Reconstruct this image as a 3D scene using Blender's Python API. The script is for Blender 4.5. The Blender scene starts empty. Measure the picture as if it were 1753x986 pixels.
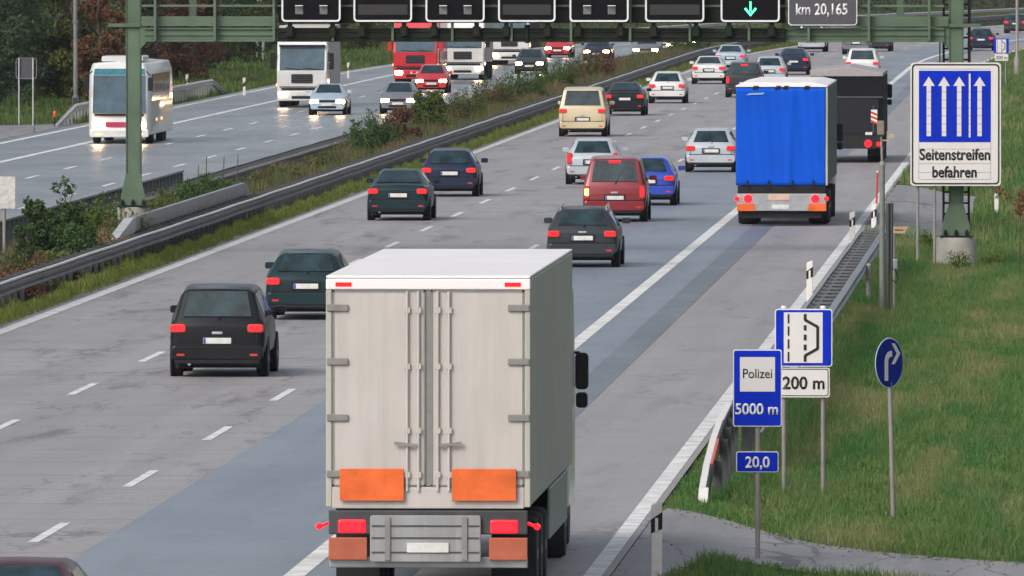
import bpy, bmesh, math, random
import numpy as np
from mathutils import Vector, Matrix
random.seed(7); rng = np.random.default_rng(7)
R = math.radians
S = bpy.context.scene
C = S.collection

# ------------------------------------------------------------------ camera
F_PX, W_PX, H_PX = 23000.0, 1753.0, 986.0
CAM_Z = 8.5
YAW = math.atan(988.5 / F_PX)
PITCH = math.atan(631.0 / F_PX)
cam_d = bpy.data.cameras.new('camera'); cam = bpy.data.objects.new('camera', cam_d); C.objects.link(cam)
cam_d.sensor_width = 36.0; cam_d.lens = F_PX / W_PX * 36.0
cam_d.clip_start = 1.0; cam_d.clip_end = 8000.0
cam.location = (0, 0, CAM_Z)
cam.rotation_euler = (math.pi / 2 - PITCH, 0, YAW)
S.camera = cam
FW = Vector((-math.sin(YAW) * math.cos(PITCH), math.cos(YAW) * math.cos(PITCH), -math.sin(PITCH)))
RT = Vector((math.cos(YAW), math.sin(YAW), 0)); UP = RT.cross(FW)

def ray(px, py):
    return FW + RT * ((px - W_PX / 2) / F_PX) + UP * ((H_PX / 2 - py) / F_PX)
def G(px, py, z=0.0):              # the point of height z seen there
    r = ray(px, py); t = (z - CAM_Z) / r.z
    return Vector((r.x * t, r.y * t, z))
def at(px, py, Y):                 # the point at distance Y seen there
    r = ray(px, py); t = Y / r.y
    return Vector((r.x * t, Y, CAM_Z + r.z * t))

# ------------------------------------------------------------------ world and sun (overcast evening)
SUN_EL, SUN_ROT = R(38), R(215)
world = bpy.data.worlds.new('World'); S.world = world; world.use_nodes = True
nt = world.node_tree; nt.nodes.clear()
sky = nt.nodes.new('ShaderNodeTexSky'); sky.sky_type = 'NISHITA'; sky.sun_disc = False
sky.sun_elevation = SUN_EL; sky.sun_rotation = SUN_ROT
sky.air_density = 1.0; sky.dust_density = 4.0; sky.ozone_density = 1.0
hsv = nt.nodes.new('ShaderNodeHueSaturation'); hsv.inputs['Saturation'].default_value = 0.45
bg = nt.nodes.new('ShaderNodeBackground'); bg.inputs['Strength'].default_value = 0.145
wo = nt.nodes.new('ShaderNodeOutputWorld')
nt.links.new(sky.outputs[0], hsv.inputs['Color']); nt.links.new(hsv.outputs[0], bg.inputs['Color']); nt.links.new(bg.outputs[0], wo.inputs[0])
sun_d = bpy.data.lights.new('sun', 'SUN'); sun_d.energy = 1.1; sun_d.angle = R(25); sun_d.color = (1.0, 0.96, 0.91)
sun = bpy.data.objects.new('sun', sun_d); C.objects.link(sun)
sdir = Vector((math.sin(SUN_ROT) * math.cos(SUN_EL), math.cos(SUN_ROT) * math.cos(SUN_EL), math.sin(SUN_EL)))
sun.rotation_euler = sdir.to_track_quat('Z', 'Y').to_euler()
S.view_settings.view_transform = 'Standard'; S.view_settings.look = 'None'
S.view_settings.gamma = 1.0; S.view_settings.exposure = 0.22
S.view_settings.use_curve_mapping = False
S.render.engine = 'CYCLES'
S.cycles.use_denoising = True
S.cycles.max_bounces = 6; S.cycles.volume_bounces = 0

# ------------------------------------------------------------------ materials
def _mat(name):
    m = bpy.data.materials.new(name); m.use_nodes = True
    return m, m.node_tree, m.node_tree.nodes['Principled BSDF']
def N(t, typ, **kw):
    n = t.nodes.new(typ)
    for k, v in kw.items(): setattr(n, k, v)
    return n
def mathn(t, op, a, b=None, clamp=False):
    n = N(t, 'ShaderNodeMath', operation=op); n.use_clamp = clamp
    for i, v in enumerate((a, b)):
        if v is None: continue
        if isinstance(v, (int, float)): n.inputs[i].default_value = v
        else: t.links.new(v, n.inputs[i])
    return n.outputs[0]
def mixc(t, fac, a, b, blend='MIX'):
    n = N(t, 'ShaderNodeMix', data_type='RGBA', blend_type=blend)
    for sock, v in ((n.inputs[0], fac), (n.inputs[6], a), (n.inputs[7], b)):
        if isinstance(v, (int, float)): sock.default_value = v
        elif isinstance(v, tuple): sock.default_value = (*v, 1)
        else: t.links.new(v, sock)
    return n.outputs[2]
def noise(t, vec, scale, detail=4, rough=.55):
    n = N(t, 'ShaderNodeTexNoise'); n.inputs['Scale'].default_value = scale
    n.inputs['Detail'].default_value = detail; n.inputs['Roughness'].default_value = rough
    t.links.new(vec, n.inputs['Vector']); return n.outputs[0]
def ramp(t, fac, lo, hi):
    n = N(t, 'ShaderNodeMapRange'); n.inputs[1].default_value = lo; n.inputs[2].default_value = hi
    t.links.new(fac, n.inputs[0]); return n.outputs[0]

def pbr(name, col, rough=.5, metal=0.0, var=.18, scale=6.0, bump=0.0, coat=0.0, spec=None):
    m, t, b = _mat(name)
    tc = N(t, 'ShaderNodeTexCoord')
    f = noise(t, tc.outputs['Object'], scale, 5, .6)
    f = ramp(t, f, .3, .7)
    dark = tuple(c * (1 - var) for c in col); lite = tuple(min(1, c * (1 + var * .6)) for c in col)
    t.links.new(mixc(t, f, dark, lite), b.inputs['Base Color'])
    t.links.new(mathn(t, 'MULTIPLY_ADD', f, .12), b.inputs['Roughness'])
    b.inputs['Roughness'].links[0].from_node.inputs[2].default_value = max(.02, rough - .06)
    b.inputs['Metallic'].default_value = metal
    if coat: b.inputs['Coat Weight'].default_value = coat; b.inputs['Coat Roughness'].default_value = .08
    if spec is not None: b.inputs['Specular IOR Level'].default_value = spec
    if bump:
        bn = N(t, 'ShaderNodeBump'); bn.inputs['Strength'].default_value = bump; bn.inputs['Distance'].default_value = .02
        t.links.new(noise(t, tc.outputs['Object'], scale * 6, 3), bn.inputs['Height']); t.links.new(bn.outputs[0], b.inputs['Normal'])
    return m
def glow(name, col, strength, base=(.1, .1, .1)):
    m, t, b = _mat(name)
    b.inputs['Base Color'].default_value = (*base, 1); b.inputs['Roughness'].default_value = .2
    b.inputs['Emission Color'].default_value = (*col, 1); b.inputs['Emission Strength'].default_value = strength
    return m
def leafmat(name, a, b_, c=None, trans=.25, wscale=.35, ysc=1.0, d=None):
    """leaf or blade colours: 'tone' per leaf picks between a and b, a slow world noise brings in c"""
    m, t, b = _mat(name)
    at_ = N(t, 'ShaderNodeAttribute'); at_.attribute_name = 'tone'
    col = mixc(t, at_.outputs['Fac'], a, b_)
    if c is not None:
        g = N(t, 'ShaderNodeNewGeometry')
        mp = N(t, 'ShaderNodeMapping'); mp.inputs['Scale'].default_value = (1, ysc, 1); t.links.new(g.outputs['Position'], mp.inputs['Vector'])
        if d is not None:
            mq = N(t, 'ShaderNodeMapping'); mq.inputs['Scale'].default_value = (1, ysc * .7, 1); mq.inputs['Location'].default_value = (31, 7, 3); t.links.new(g.outputs['Position'], mq.inputs['Vector'])
            col = mixc(t, mathn(t, 'MULTIPLY', ramp(t, noise(t, mq.outputs[0], wscale * 1.6, 4, .6), .45, .65), .75), col, d)
        f = ramp(t, noise(t, mp.outputs[0], wscale, 3, .6), .48, .66)
        f = mathn(t, 'MULTIPLY', f, .62)
        col = mixc(t, f, col, c)
    oi = N(t, 'ShaderNodeObjectInfo')
    h = N(t, 'ShaderNodeHueSaturation'); t.links.new(col, h.inputs['Color'])
    h.inputs['Value'].default_value = 1.0
    v = mathn(t, 'MULTIPLY_ADD', oi.outputs['Random'], .3); v.node.inputs[2].default_value = .85
    t.links.new(v, h.inputs['Value'])
    t.links.new(h.outputs[0], b.inputs['Base Color']); b.inputs['Roughness'].default_value = .75
    b.inputs['Specular IOR Level'].default_value = .2
    tr = N(t, 'ShaderNodeBsdfTranslucent'); t.links.new(h.outputs[0], tr.inputs['Color'])
    mx = N(t, 'ShaderNodeMixShader'); mx.inputs[0].default_value = trans
    out = [n for n in t.nodes if n.type == 'OUTPUT_MATERIAL'][0]
    t.links.new(b.outputs[0], mx.inputs[1]); t.links.new(tr.outputs[0], mx.inputs[2]); t.links.new(mx.outputs[0], out.inputs[0])
    return m
def roadmat(name, col, rough, streak=.22, joints=0.0, tint=None, spec=.5, patch=.0, bump=.35, crack=None):
    m, t, b = _mat(name)
    g = N(t, 'ShaderNodeNewGeometry'); pos = g.outputs['Position']
    def mapped(sx, sy):
        n = N(t, 'ShaderNodeMapping'); n.inputs['Scale'].default_value = (sx, sy, 1); t.links.new(pos, n.inputs['Vector']); return n.outputs[0]
    lo = tuple(c * (1 - streak) for c in col); hi = tuple(c * (1 + streak * .7) for c in col)
    s1 = ramp(t, noise(t, mapped(.9, .012), 1.0, 5, .6), .3, .7)          # wheel-track streaks along the lanes
    c1 = mixc(t, s1, lo, hi)
    s2 = ramp(t, noise(t, mapped(.35, .06), 1.0, 6, .65), .38, .72)       # broad wear
    c1 = mixc(t, mathn(t, 'MULTIPLY', s2, .45), c1, tint or tuple(c * .72 for c in col))
    s3 = noise(t, mapped(14, 1.6), 1.0, 4, .7)                            # grain, drawn out along the road
    c1 = mixc(t, mathn(t, 'MULTIPLY', ramp(t, s3, .35, .75), .42), c1, tuple(c * .62 for c in col))
    s5 = ramp(t, noise(t, mapped(.16, 1.1), 1.0, 5, .7), .4, .75)                    # cross-wise brushing of the surface
    c1 = mixc(t, mathn(t, 'MULTIPLY', s5, .34), c1, tuple(c * .66 for c in col))
    if patch:
        s4 = ramp(t, noise(t, mapped(.55, .05), 1.3, 8, .74), .55, .64)
        c1 = mixc(t, mathn(t, 'MULTIPLY', s4, patch), c1, tuple(c * .36 for c in col))
    if crack:
        amt, cx, cy, wid = crack
        w_ = N(t, 'ShaderNodeTexNoise'); w_.inputs['Scale'].default_value = 1.2; w_.inputs['Detail'].default_value = 4; t.links.new(mapped(1, .4), w_.inputs['Vector'])
        vm = N(t, 'ShaderNodeVectorMath', operation='MULTIPLY_ADD'); t.links.new(w_.outputs['Color'], vm.inputs[0]); vm.inputs[1].default_value = (.5, .5, 0); t.links.new(mapped(cx, cy), vm.inputs[2])
        vo = N(t, 'ShaderNodeTexVoronoi', feature='DISTANCE_TO_EDGE'); vo.inputs['Scale'].default_value = 1; t.links.new(vm.outputs[0], vo.inputs['Vector'])
        ln = mathn(t, 'LESS_THAN', vo.outputs['Distance'], wid); gate = ramp(t, noise(t, mapped(.4, .05), 1.7, 3), .42, .56)
        c1 = mixc(t, mathn(t, 'MULTIPLY', mathn(t, 'MULTIPLY', ln, gate), amt), c1, tuple(c * .3 for c in col))
    if joints:
        sp = N(t, 'ShaderNodeSeparateXYZ'); t.links.new(pos, sp.inputs[0])
        wob = mathn(t, 'MULTIPLY', noise(t, mapped(.8, .8), 1, 3), .5)
        fr = mathn(t, 'FRACT', mathn(t, 'DIVIDE', mathn(t, 'ADD', sp.outputs['Y'], wob), 5.0))
        j = mathn(t, 'LESS_THAN', fr, .05)
        c1 = mixc(t, mathn(t, 'MULTIPLY', j, joints), c1, tuple(c * .5 for c in col))
    t.links.new(c1, b.inputs['Base Color'])
    rr = mathn(t, 'MULTIPLY_ADD', s2, .18); rr.node.inputs[2].default_value = rough - .09
    t.links.new(rr, b.inputs['Roughness'])
    b.inputs['Specular IOR Level'].default_value = spec
    bn = N(t, 'ShaderNodeBump'); bn.inputs['Strength'].default_value = bump; bn.inputs['Distance'].default_value = .004
    t.links.new(noise(t, pos, 60, 3, .7), bn.inputs['Height']); t.links.new(bn.outputs[0], b.inputs['Normal'])
    return m

M = {}
M['concrete_lane'] = roadmat('concrete_lane', (.315, .30, .302), .62, .18, .45, (.255, .248, .255), patch=.75, crack=(.55, .28, .045, .012))
M['asphalt_lane'] = roadmat('asphalt_lane', (.205, .238, .285), .50, .14, 0, (.165, .19, .225), patch=.25)
M['shoulder_lane'] = roadmat('shoulder_lane', (.315, .30, .303), .62, .2, 0, (.25, .243, .25), patch=.3, crack=(.4, .3, .03, .008))
M['far_asphalt'] = roadmat('far_asphalt', (.17, .185, .205), .36, .18, 0, (.135, .148, .17), spec=.5, bump=.0, patch=.2)
M['path_asphalt'] = roadmat('path_asphalt', (.27, .265, .275), .7, .3, 0, (.19, .187, .195), patch=.35, crack=(.8, .7, .13, .018))
M['paint'] = pbr('road_paint', (.70, .70, .68), .6, var=.38, scale=1.6)
M['seam'] = roadmat('road_seam', (.15, .17, .20), .5, .2, 0, (.12, .135, .16))
M['gantry_green'] = pbr('gantry_green', (.085, .135, .085), .5, var=.22, scale=1.5)
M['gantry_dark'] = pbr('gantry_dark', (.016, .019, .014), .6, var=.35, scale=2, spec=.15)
M['housing'] = pbr('signal_housing', (.009, .009, .011), .6, spec=.12)
M['screen'] = pbr('signal_screen', (.005, .005, .007), .5, spec=.1)
M['lens_grey'] = pbr('lens_grey', (.16, .16, .17), .3)
M['rim_white'] = pbr('rim_white', (.72, .72, .72), .5, var=.1)
M['sign_white'] = pbr('sign_white', (.66, .63, .62), .5, var=.06, scale=2)
M['sign_blue'] = pbr('sign_blue', (.0, .022, .46), .5, var=.12, scale=3, spec=.15)
M['sign_navy'] = pbr('sign_navy', (.0, .014, .25), .5, var=.12, scale=3, spec=.15)
M['sign_black'] = pbr('sign_black', (.012, .012, .014), .5)
M['sign_grey'] = pbr('sign_grey', (.07, .065, .08), .55, var=.15)
M['post_grey'] = pbr('post_grey', (.24, .22, .21), .55, var=.25, scale=3)
M['galv'] = pbr('galvanised', (.30, .31, .325), .42, .55, var=.3, scale=1.5)
M['spacer_grey'] = pbr('spacer_grey', (.15, .155, .165), .5, .3, var=.4, scale=1.5)
M['galv_dark'] = pbr('galvanised_dark', (.06, .065, .07), .55, .3, var=.4, scale=1.5)
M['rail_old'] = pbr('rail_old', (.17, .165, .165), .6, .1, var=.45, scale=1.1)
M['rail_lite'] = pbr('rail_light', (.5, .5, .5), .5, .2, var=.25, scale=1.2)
M['concrete'] = pbr('concrete', (.33, .315, .285), .85, var=.28, scale=2.2, bump=.3)
M['plastic_white'] = pbr('plastic_white', (.72, .70, .67), .5, var=.12)
M['red_refl'] = pbr('red_reflector', (.55, .035, .02), .35)
M['orange_board'] = pbr('orange_board', (.75, .13, .02), .4, var=.25, scale=3)
M['tyre'] = pbr('tyre', (.014, .014, .015), .8)
M['rim'] = pbr('wheel_rim', (.35, .35, .36), .35, .7)
M['trim'] = pbr('black_trim', (.012, .013, .015), .5, spec=.25)
M['under'] = pbr('underbody', (.009, .009, .01), .8)
M['glass'] = pbr('vehicle_glass', (.012, .034, .042), .06, var=.85, scale=2.6, coat=.3)
M['glass_blue'] = pbr('windscreen_glass', (.032, .080, .115), .06, var=.6, scale=1.5, coat=.4)
M['plate'] = pbr('number_plate', (.62, .62, .60), .5)
M['plate_blue'] = pbr('plate_blue', (.01, .04, .3), .5)
M['tail'] = glow('tail_lamp', (1.0, .004, .010), 2.0, (.3, .01, .01))
M['brake'] = glow('brake_lamp', (1.0, .004, .012), 3.2, (.3, .01, .01))
M['head'] = glow('head_lamp', (1.0, .60, .30), 65.0)
M['amber'] = glow('amber_lamp', (1.0, .30, .06), 5.0)
M['blinker'] = glow('indicator_lamp', (1.0, .42, .06), 9.0)
M['arrow_green'] = glow('green_arrow', (.06, 1.0, .42), 2.2)
M['silver'] = pbr('silver_metal', (.42, .43, .45), .35, .5)
def paint(name, col):
    dk = max(col) < .08
    return pbr('paint_' + name, col, .35, 0 if dk else .15, var=.10, scale=1.5, coat=.12 if dk else .5, spec=.15 if dk else .45)
for n, c in dict(white=(.66, .66, .65), silver=(.42, .46, .50), pale_blue=(.36, .47, .56), black=(.012, .013, .016), navy=(.018, .025, .055), charcoal=(.035, .04, .048),
                 red=(.21, .012, .018), dark_red=(.055, .005, .008), blue=(.02, .06, .42), cream=(.58, .48, .31), grey=(.16, .17, .19), teal_black=(.012, .03, .036), bright_red=(.55, .02, .03)).items():
    M['p_' + n] = paint(n, c)
M['box_white'] = pbr('box_white', (.47, .44, .42), .6, var=.12, scale=.7, spec=.3)
M['box_side'] = pbr('box_side', (.40, .41, .34), .6, var=.15, scale=.7)
def dirty(name, col, dirt, rough=.6):
    m, t, b = _mat(name); tc = N(t, 'ShaderNodeTexCoord')
    def mp(sx, sy, sz):
        n = N(t, 'ShaderNodeMapping'); n.inputs['Scale'].default_value = (sx, sy, sz); t.links.new(tc.outputs['Object'], n.inputs['Vector']); return n.outputs[0]
    f = ramp(t, noise(t, mp(5, 5, .35), 1.0, 6, .7), .42, .75); g = ramp(t, noise(t, mp(1, 1, 1), 1.1, 5, .65), .35, .75)
    c = mixc(t, mathn(t, 'MULTIPLY', f, .55), col, dirt); c = mixc(t, mathn(t, 'MULTIPLY', g, .35), c, dirt)
    t.links.new(c, b.inputs['Base Color']); b.inputs['Roughness'].default_value = rough; b.inputs['Specular IOR Level'].default_value = .3; return m
M['box_white'] = dirty('box_white', (.52, .48, .455), (.36, .335, .31))
M['box_side'] = dirty('box_side', (.45, .445, .39), (.30, .29, .25))
M['lift_grey'] = dirty('lift_grey', (.33, .34, .345), (.15, .14, .13))
M['roof_white'] = pbr('roof_white', (.80, .77, .77), .5, var=.06, scale=.6)
M['tarp_blue'] = pbr('tarp_blue', (.0, .080, .56), .6, var=.12, scale=.8, spec=.15)
M['tarp_black'] = pbr('tarp_black', (.010, .0105, .014), .7, var=.4, scale=1, spec=.12)
M['door_seam'] = pbr('door_seam', (.22, .21, .20), .6)
M['bark'] = pbr('bark', (.075, .058, .045), .9, var=.4, scale=4)
M['birch'] = pbr('birch_bark', (.50, .47, .44), .8, var=.4, scale=3)

# ------------------------------------------------------------------ object helpers
def tag(o, label=None, cat=None, group=None, kind=None):
    if label: o['label'] = label
    if cat: o['category'] = cat
    if group: o['group'] = group
    if kind: o['kind'] = kind
    return o
def empty(name, loc, rz=0.0, label=None, cat=None, group=None):
    o = bpy.data.objects.new(name, None); C.objects.link(o); o.empty_display_size = .3
    o.location = loc; o.rotation_euler = (0, 0, rz)
    return tag(o, label, cat, group)
class MB:
    def __init__(s): s.v = []; s.f = []; s.mi = []
    def add(s, vs, fs, mi=0):
        b = len(s.v); s.v += [tuple(v) for v in vs]
        for f in fs: s.f.append([b + i for i in f]); s.mi.append(mi)
        return s
    def box(s, x0, x1, y0, y1, z0, z1, mi=0):
        v = [(x, y, z) for z in (z0, z1) for y in (y0, y1) for x in (x0, x1)]
        return s.add(v, [(0, 2, 3, 1), (4, 5, 7, 6), (0, 1, 5, 4), (2, 6, 7, 3), (0, 4, 6, 2), (1, 3, 7, 5)], mi)
    def tube(s, p0, p1, r0, r1=None, n=10, mi=0, caps=True):
        p0 = Vector(p0); p1 = Vector(p1); r1 = r0 if r1 is None else r1
        d = (p1 - p0).normalized(); a = d.orthogonal().normalized(); b = d.cross(a)
        vs = []
        for p, r in ((p0, r0), (p1, r1)):
            for k in range(n):
                an = 2 * math.pi * k / n; vs.append(p + (a * math.cos(an) + b * math.sin(an)) * r)
        fs = [(k, (k + 1) % n, n + (k + 1) % n, n + k) for k in range(n)]
        if caps: fs += [tuple(range(n))[::-1], tuple(range(n, 2 * n))]
        return s.add(vs, fs, mi)
    def bar(s, p0, p1, w, h, mi=0):            # rectangular bar; w across, h up
        p0 = Vector(p0); p1 = Vector(p1); d = (p1 - p0).normalized()
        up = Vector((0, 0, 1)) if abs(d.z) < .95 else Vector((0, 1, 0))
        a = d.cross(up).normalized() * w / 2; b = a.cross(d).normalized() * h / 2
        vs = [p + sa * a + sb * b for p in (p0, p1) for sa, sb in ((-1, -1), (1, -1), (1, 1), (-1, 1))]
        return s.add(vs, [(0, 1, 2, 3), (7, 6, 5, 4), (0, 4, 5, 1), (1, 5, 6, 2), (2, 6, 7, 3), (3, 7, 4, 0)], mi)
    def prism_y(s, poly, y0, y1, mi=0):        # polygon in x,z (counter-clockwise seen from -y)
        n = len(poly); vs = [(x, y0, z) for x, z in poly] + [(x, y1, z) for x, z in poly]
        return s.add(vs, [tuple(range(n)), tuple(range(n, 2 * n))[::-1]] + [((k + 1) % n, k, n + k, n + (k + 1) % n) for k in range(n)], mi)
    def prism_x(s, poly, x0, x1, mi=0):        # polygon in y,z
        n = len(poly); vs = [(x0, y, z) for y, z in poly] + [(x1, y, z) for y, z in poly]
        return s.add(vs, [tuple(range(n))[::-1], tuple(range(n, 2 * n))] + [(k, (k + 1) % n, n + (k + 1) % n, n + k) for k in range(n)], mi)
    def lathe(s, prof, n=20, axis='z', c=(0, 0, 0), mi=0):
        vs = []
        for r, h in prof:
            for k in range(n):
                a = 2 * math.pi * k / n; x, y = r * math.cos(a), r * math.sin(a)
                vs.append({'z': (c[0] + x, c[1] + y, c[2] + h), 'x': (c[0] + h, c[1] + x, c[2] + y), 'y': (c[0] + x, c[1] + h, c[2] + y)}[axis])
        fs = []
        for i in range(len(prof) - 1):
            for k in range(n): fs.append((i * n + k, i * n + (k + 1) % n, (i + 1) * n + (k + 1) % n, (i + 1) * n + k))
        fs += [tuple(range(n))[::-1], tuple(range((len(prof) - 1) * n, len(prof) * n))]
        return s.add(vs, fs, mi)
    def mesh(s, name, mats, smooth=None):
        me = bpy.data.meshes.new(name); me.from_pydata(s.v, [], s.f)
        if not isinstance(mats, (list, tuple)): mats = [mats]
        for m in mats: me.materials.append(M[m] if isinstance(m, str) else m)
        if len(mats) > 1: me.polygons.foreach_set('material_index', s.mi)
        bm = bmesh.new(); bm.from_mesh(me); bmesh.ops.recalc_face_normals(bm, faces=bm.faces); bm.to_mesh(me); bm.free()
        if smooth:
            me.shade_smooth(); me.set_sharp_from_angle(angle=R(smooth))
        me.update(); return me
    def build(s, name, mats, parent=None, bevel=0, smooth=None, loc=None, seg=2):
        o = bpy.data.objects.new(name, s.mesh(name, mats, smooth)); C.objects.link(o)
        if parent: o.parent = parent
        if loc is not None: o.location = loc
        if bevel:
            b = o.modifiers.new('bevel', 'BEVEL'); b.width = bevel; b.segments = seg; b.limit_method = 'ANGLE'; b.angle_limit = R(35)
            b.harden_normals = False
        return o
def link(name, me, parent=None, loc=None, rot=None):
    o = bpy.data.objects.new(name, me); C.objects.link(o)
    if parent: o.parent = parent
    if loc is not None: o.location = loc
    if rot is not None: o.rotation_euler = rot
    return o
def rrect(x0, x1, z0, z1, r, n=5):
    pts = []
    for cx, cz, a0 in ((x1 - r, z0 + r, -90), (x1 - r, z1 - r, 0), (x0 + r, z1 - r, 90), (x0 + r, z0 + r, 180)):
        for k in range(n + 1):
            a = R(a0 + 90 * k / n); pts.append((cx + r * math.cos(a), cz + r * math.sin(a)))
    return pts
def text(name, s, mat, parent, x0, x1, z0, z1, y, bold=.0, depth=.004):
    """writing fitted into the box x0..x1, z0..z1 on a board that faces -y"""
    cu = bpy.data.curves.new(name, 'FONT'); cu.body = s; cu.size = 1; cu.offset = bold; cu.resolution_u = 6
    tmp = bpy.data.objects.new('tmp', cu); C.objects.link(tmp)
    dg = bpy.context.evaluated_depsgraph_get(); me = bpy.data.meshes.new_from_object(tmp.evaluated_get(dg))
    bpy.data.objects.remove(tmp); bpy.data.curves.remove(cu)
    co = np.empty(len(me.vertices) * 3, 'f'); me.vertices.foreach_get('co', co); co = co.reshape(-1, 3)
    mn, mx = co.min(0), co.max(0)
    out = np.zeros_like(co)
    out[:, 0] = x0 + (co[:, 0] - mn[0]) / (mx[0] - mn[0]) * (x1 - x0)
    out[:, 2] = z0 + (co[:, 1] - mn[1]) / (mx[1] - mn[1]) * (z1 - z0)
    out[:, 1] = y
    me.vertices.foreach_set('co', out.ravel()); me.materials.clear(); me.materials.append(M[mat]); me.name = name; me.update()
    o = bpy.data.objects.new(name, me); C.objects.link(o); o.parent = parent
    sd = o.modifiers.new('depth', 'SOLIDIFY'); sd.thickness = depth; sd.offset = 0
    return o

# ------------------------------------------------------------------ the lie of the land
D0, RAD, CAP = 770.0, 3100.0, 900.0
def shift(Y):
    t = max(0.0, Y - D0)
    return t * t / (2 * RAD) if t < CAP else CAP * CAP / (2 * RAD) + (t - CAP) * CAP / RAD
def head(Y):
    t = min(max(0.0, Y - D0), CAP); return math.atan(t / RAD)      # turn to the right of +Y
ZL = -0.62
def sm(t): t = min(1, max(0, t)); return t * t * (3 - 2 * t)
def gz(X, Y):
    u = X - shift(Y)
    if u > -6.25: return -0.04 - .26 * sm((u + 6.0) / 2.2)
    if u > -22.85: return -0.06
    if u > -23.2: return -0.06 + .12 * (-22.85 - u) / .35
    if u > -29.6: return .06 - .6 * (-23.2 - u) / 6.4
    if u > -45.0: return ZL - .07
    return ZL - .03 + min(.9, .03 * max(0, -45.3 - u))
YS = list(range(-120, 700, 20)) + list(range(700, 1700, 12)) + [1800, 2000, 2400, 3000, 4000]
US = [-1500, -600, -300, -150, -100, -75, -60, -52, -48, -45.3, -45.0, -37, -30.2, -29.6, -27.5, -25.5, -23.9, -23.2, -22.85, -15, -6.5, -6.25, -6.24, -5.6, -5.2, -4.8, -4.4, -3.8, -2, 2, 8, 20, 60, 200, 600, 1500]
mb = MB(); nu = len(US)
for Y in YS:
    for u in US: mb.v.append((u + shift(Y), Y, gz(u + shift(Y), Y)))
for j in range(len(YS) - 1):
    for i in range(nu - 1): mb.f.append([j * nu + i, j * nu + i + 1, (j + 1) * nu + i + 1, (j + 1) * nu + i]); mb.mi.append(0)
m, t, b = _mat('turf')
g = N(t, 'ShaderNodeNewGeometry')
f1 = ramp(t, noise(t, g.outputs['Position'], .5, 5, .65), .35, .68)
f2 = ramp(t, noise(t, g.outputs['Position'], 7, 4, .7), .3, .7)
c = mixc(t, f1, (.040, .085, .016), (.085, .10, .028)); c = mixc(t, mathn(t, 'MULTIPLY', f2, .5), c, (.028, .048, .012))
t.links.new(c, b.inputs['Base Color']); b.inputs['Roughness'].default_value = .9; b.inputs['Specular IOR Level'].default_value = .1
M['turf'] = m
tag(mb.build('ground', 'turf', smooth=60), 'grassy ground that the motorway crosses', 'ground', kind='structure')

def strip(mb, u0, u1, y0, y1, z, mi=0, step=12, zf=None):
    n = max(1, int(math.ceil((y1 - y0) / step))); b = len(mb.v)
    for k in range(n + 1):
        Y = y0 + (y1 - y0) * k / n; s = shift(Y)
        for u in (u0, u1): mb.v.append((u + s, Y, z if zf is None else zf(u + s, Y)))
    for k in range(n): mb.f.append([b + 2 * k, b + 2 * k + 1, b + 2 * k + 3, b + 2 * k + 2]); mb.mi.append(mi)
YA, YB = -100, 1690
mb = MB()
strip(mb, -22.95, -13.5, YA, YB, 0, 0); strip(mb, -13.5, -9.2, YA, YB, 0, 1); strip(mb, -9.2, -6.2, YA, YB, 0, 2)
tag(mb.build('motorway_carriageway', ['concrete_lane', 'asphalt_lane', 'shoulder_lane']), 'near carriageway in worn pale concrete with one bluish asphalt lane', 'road', kind='structure')
mb = MB(); strip(mb, -45.0, -29.9, YA, YB, ZL, 0)
tag(mb.build('opposite_carriageway', ['far_asphalt']), 'grey asphalt carriageway for the oncoming traffic', 'road', kind='structure')
mb = MB()
L0, L1, L2, L3, L4 = -22.42, -18.2, -14.4, -10.28, -6.42
strip(mb, L0 - .15, L0 + .15, YA, YB, .006); strip(mb, L3 - .14, L3 + .14, YA, YB, .006); strip(mb, L4 - .12, L4 + .12, YA, YB, .006)
p1 = G(144, 666).y; p2 = G(373, 742).y
for L, ph in ((L1, p1), (L2, p2)):
    k0 = int(-(ph - 20) // 18)
    for k in range(k0, 80):
        yc = ph + 18 * k
        if yc < YB - 10: strip(mb, L - .075, L + .075, yc - 3, yc + 3, .006)
zl = ZL + .006
strip(mb, -44.45, -44.15, YA, YB, zl); strip(mb, -41.05, -40.75, YA, YB, zl); strip(mb, -30.55, -30.3, YA, YB, zl)
for L, ph in ((-37.4, G(57, 303, ZL).y), (-33.7, G(189, 316, ZL).y)):
    for k in range(-18, 75):
        yc = ph + 18 * k
        if YA + 5 < yc < YB - 10: strip(mb, L - .085, L + .085, yc - 3, yc + 3, zl)
tag(mb.build('lane_markings', 'paint'), 'white edge lines and broken lane lines painted on both carriageways', 'road marking', kind='structure')
mb = MB(); strip(mb, -9.35, -8.75, YA, YB, .004)
tag(mb.build('asphalt_seam', 'seam'), 'darker bluish asphalt band between bluish lane and hard shoulder', 'road', kind='structure')

# paved bay, service path, lay-by
def sheet(name, pts, mat, label, z=.012, sub=14):
    me = bpy.data.meshes.new(name); bm = bmesh.new()
    f = bm.faces.new([bm.verts.new((p[0], p[1], 0)) for p in pts])
    bmesh.ops.triangulate(bm, faces=[f])
    for _ in range(3): bmesh.ops.subdivide_edges(bm, edges=[e for e in bm.edges if e.calc_length() > .8], cuts=1, use_grid_fill=True)
    for v in bm.verts: v.co.z = gz(v.co.x, v.co.y) + z
    bmesh.ops.recalc_face_normals(bm, faces=bm.faces)
    bm.to_mesh(me); bm.free()
    if me.polygons[0].normal.z < 0: me.flip_normals()
    me.materials.append(M[mat])
    return tag(link(name, me), label, 'path', kind='structure')
bay = [(-6.19, 366), (-3.5, 369), (-3.45, 395), (-3.6, 426), (-6.19, 431)]
sheet('emergency_bay', bay, 'path_asphalt', 'paved emergency bay beside the hard shoulder behind the gantry', .03)
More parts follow.
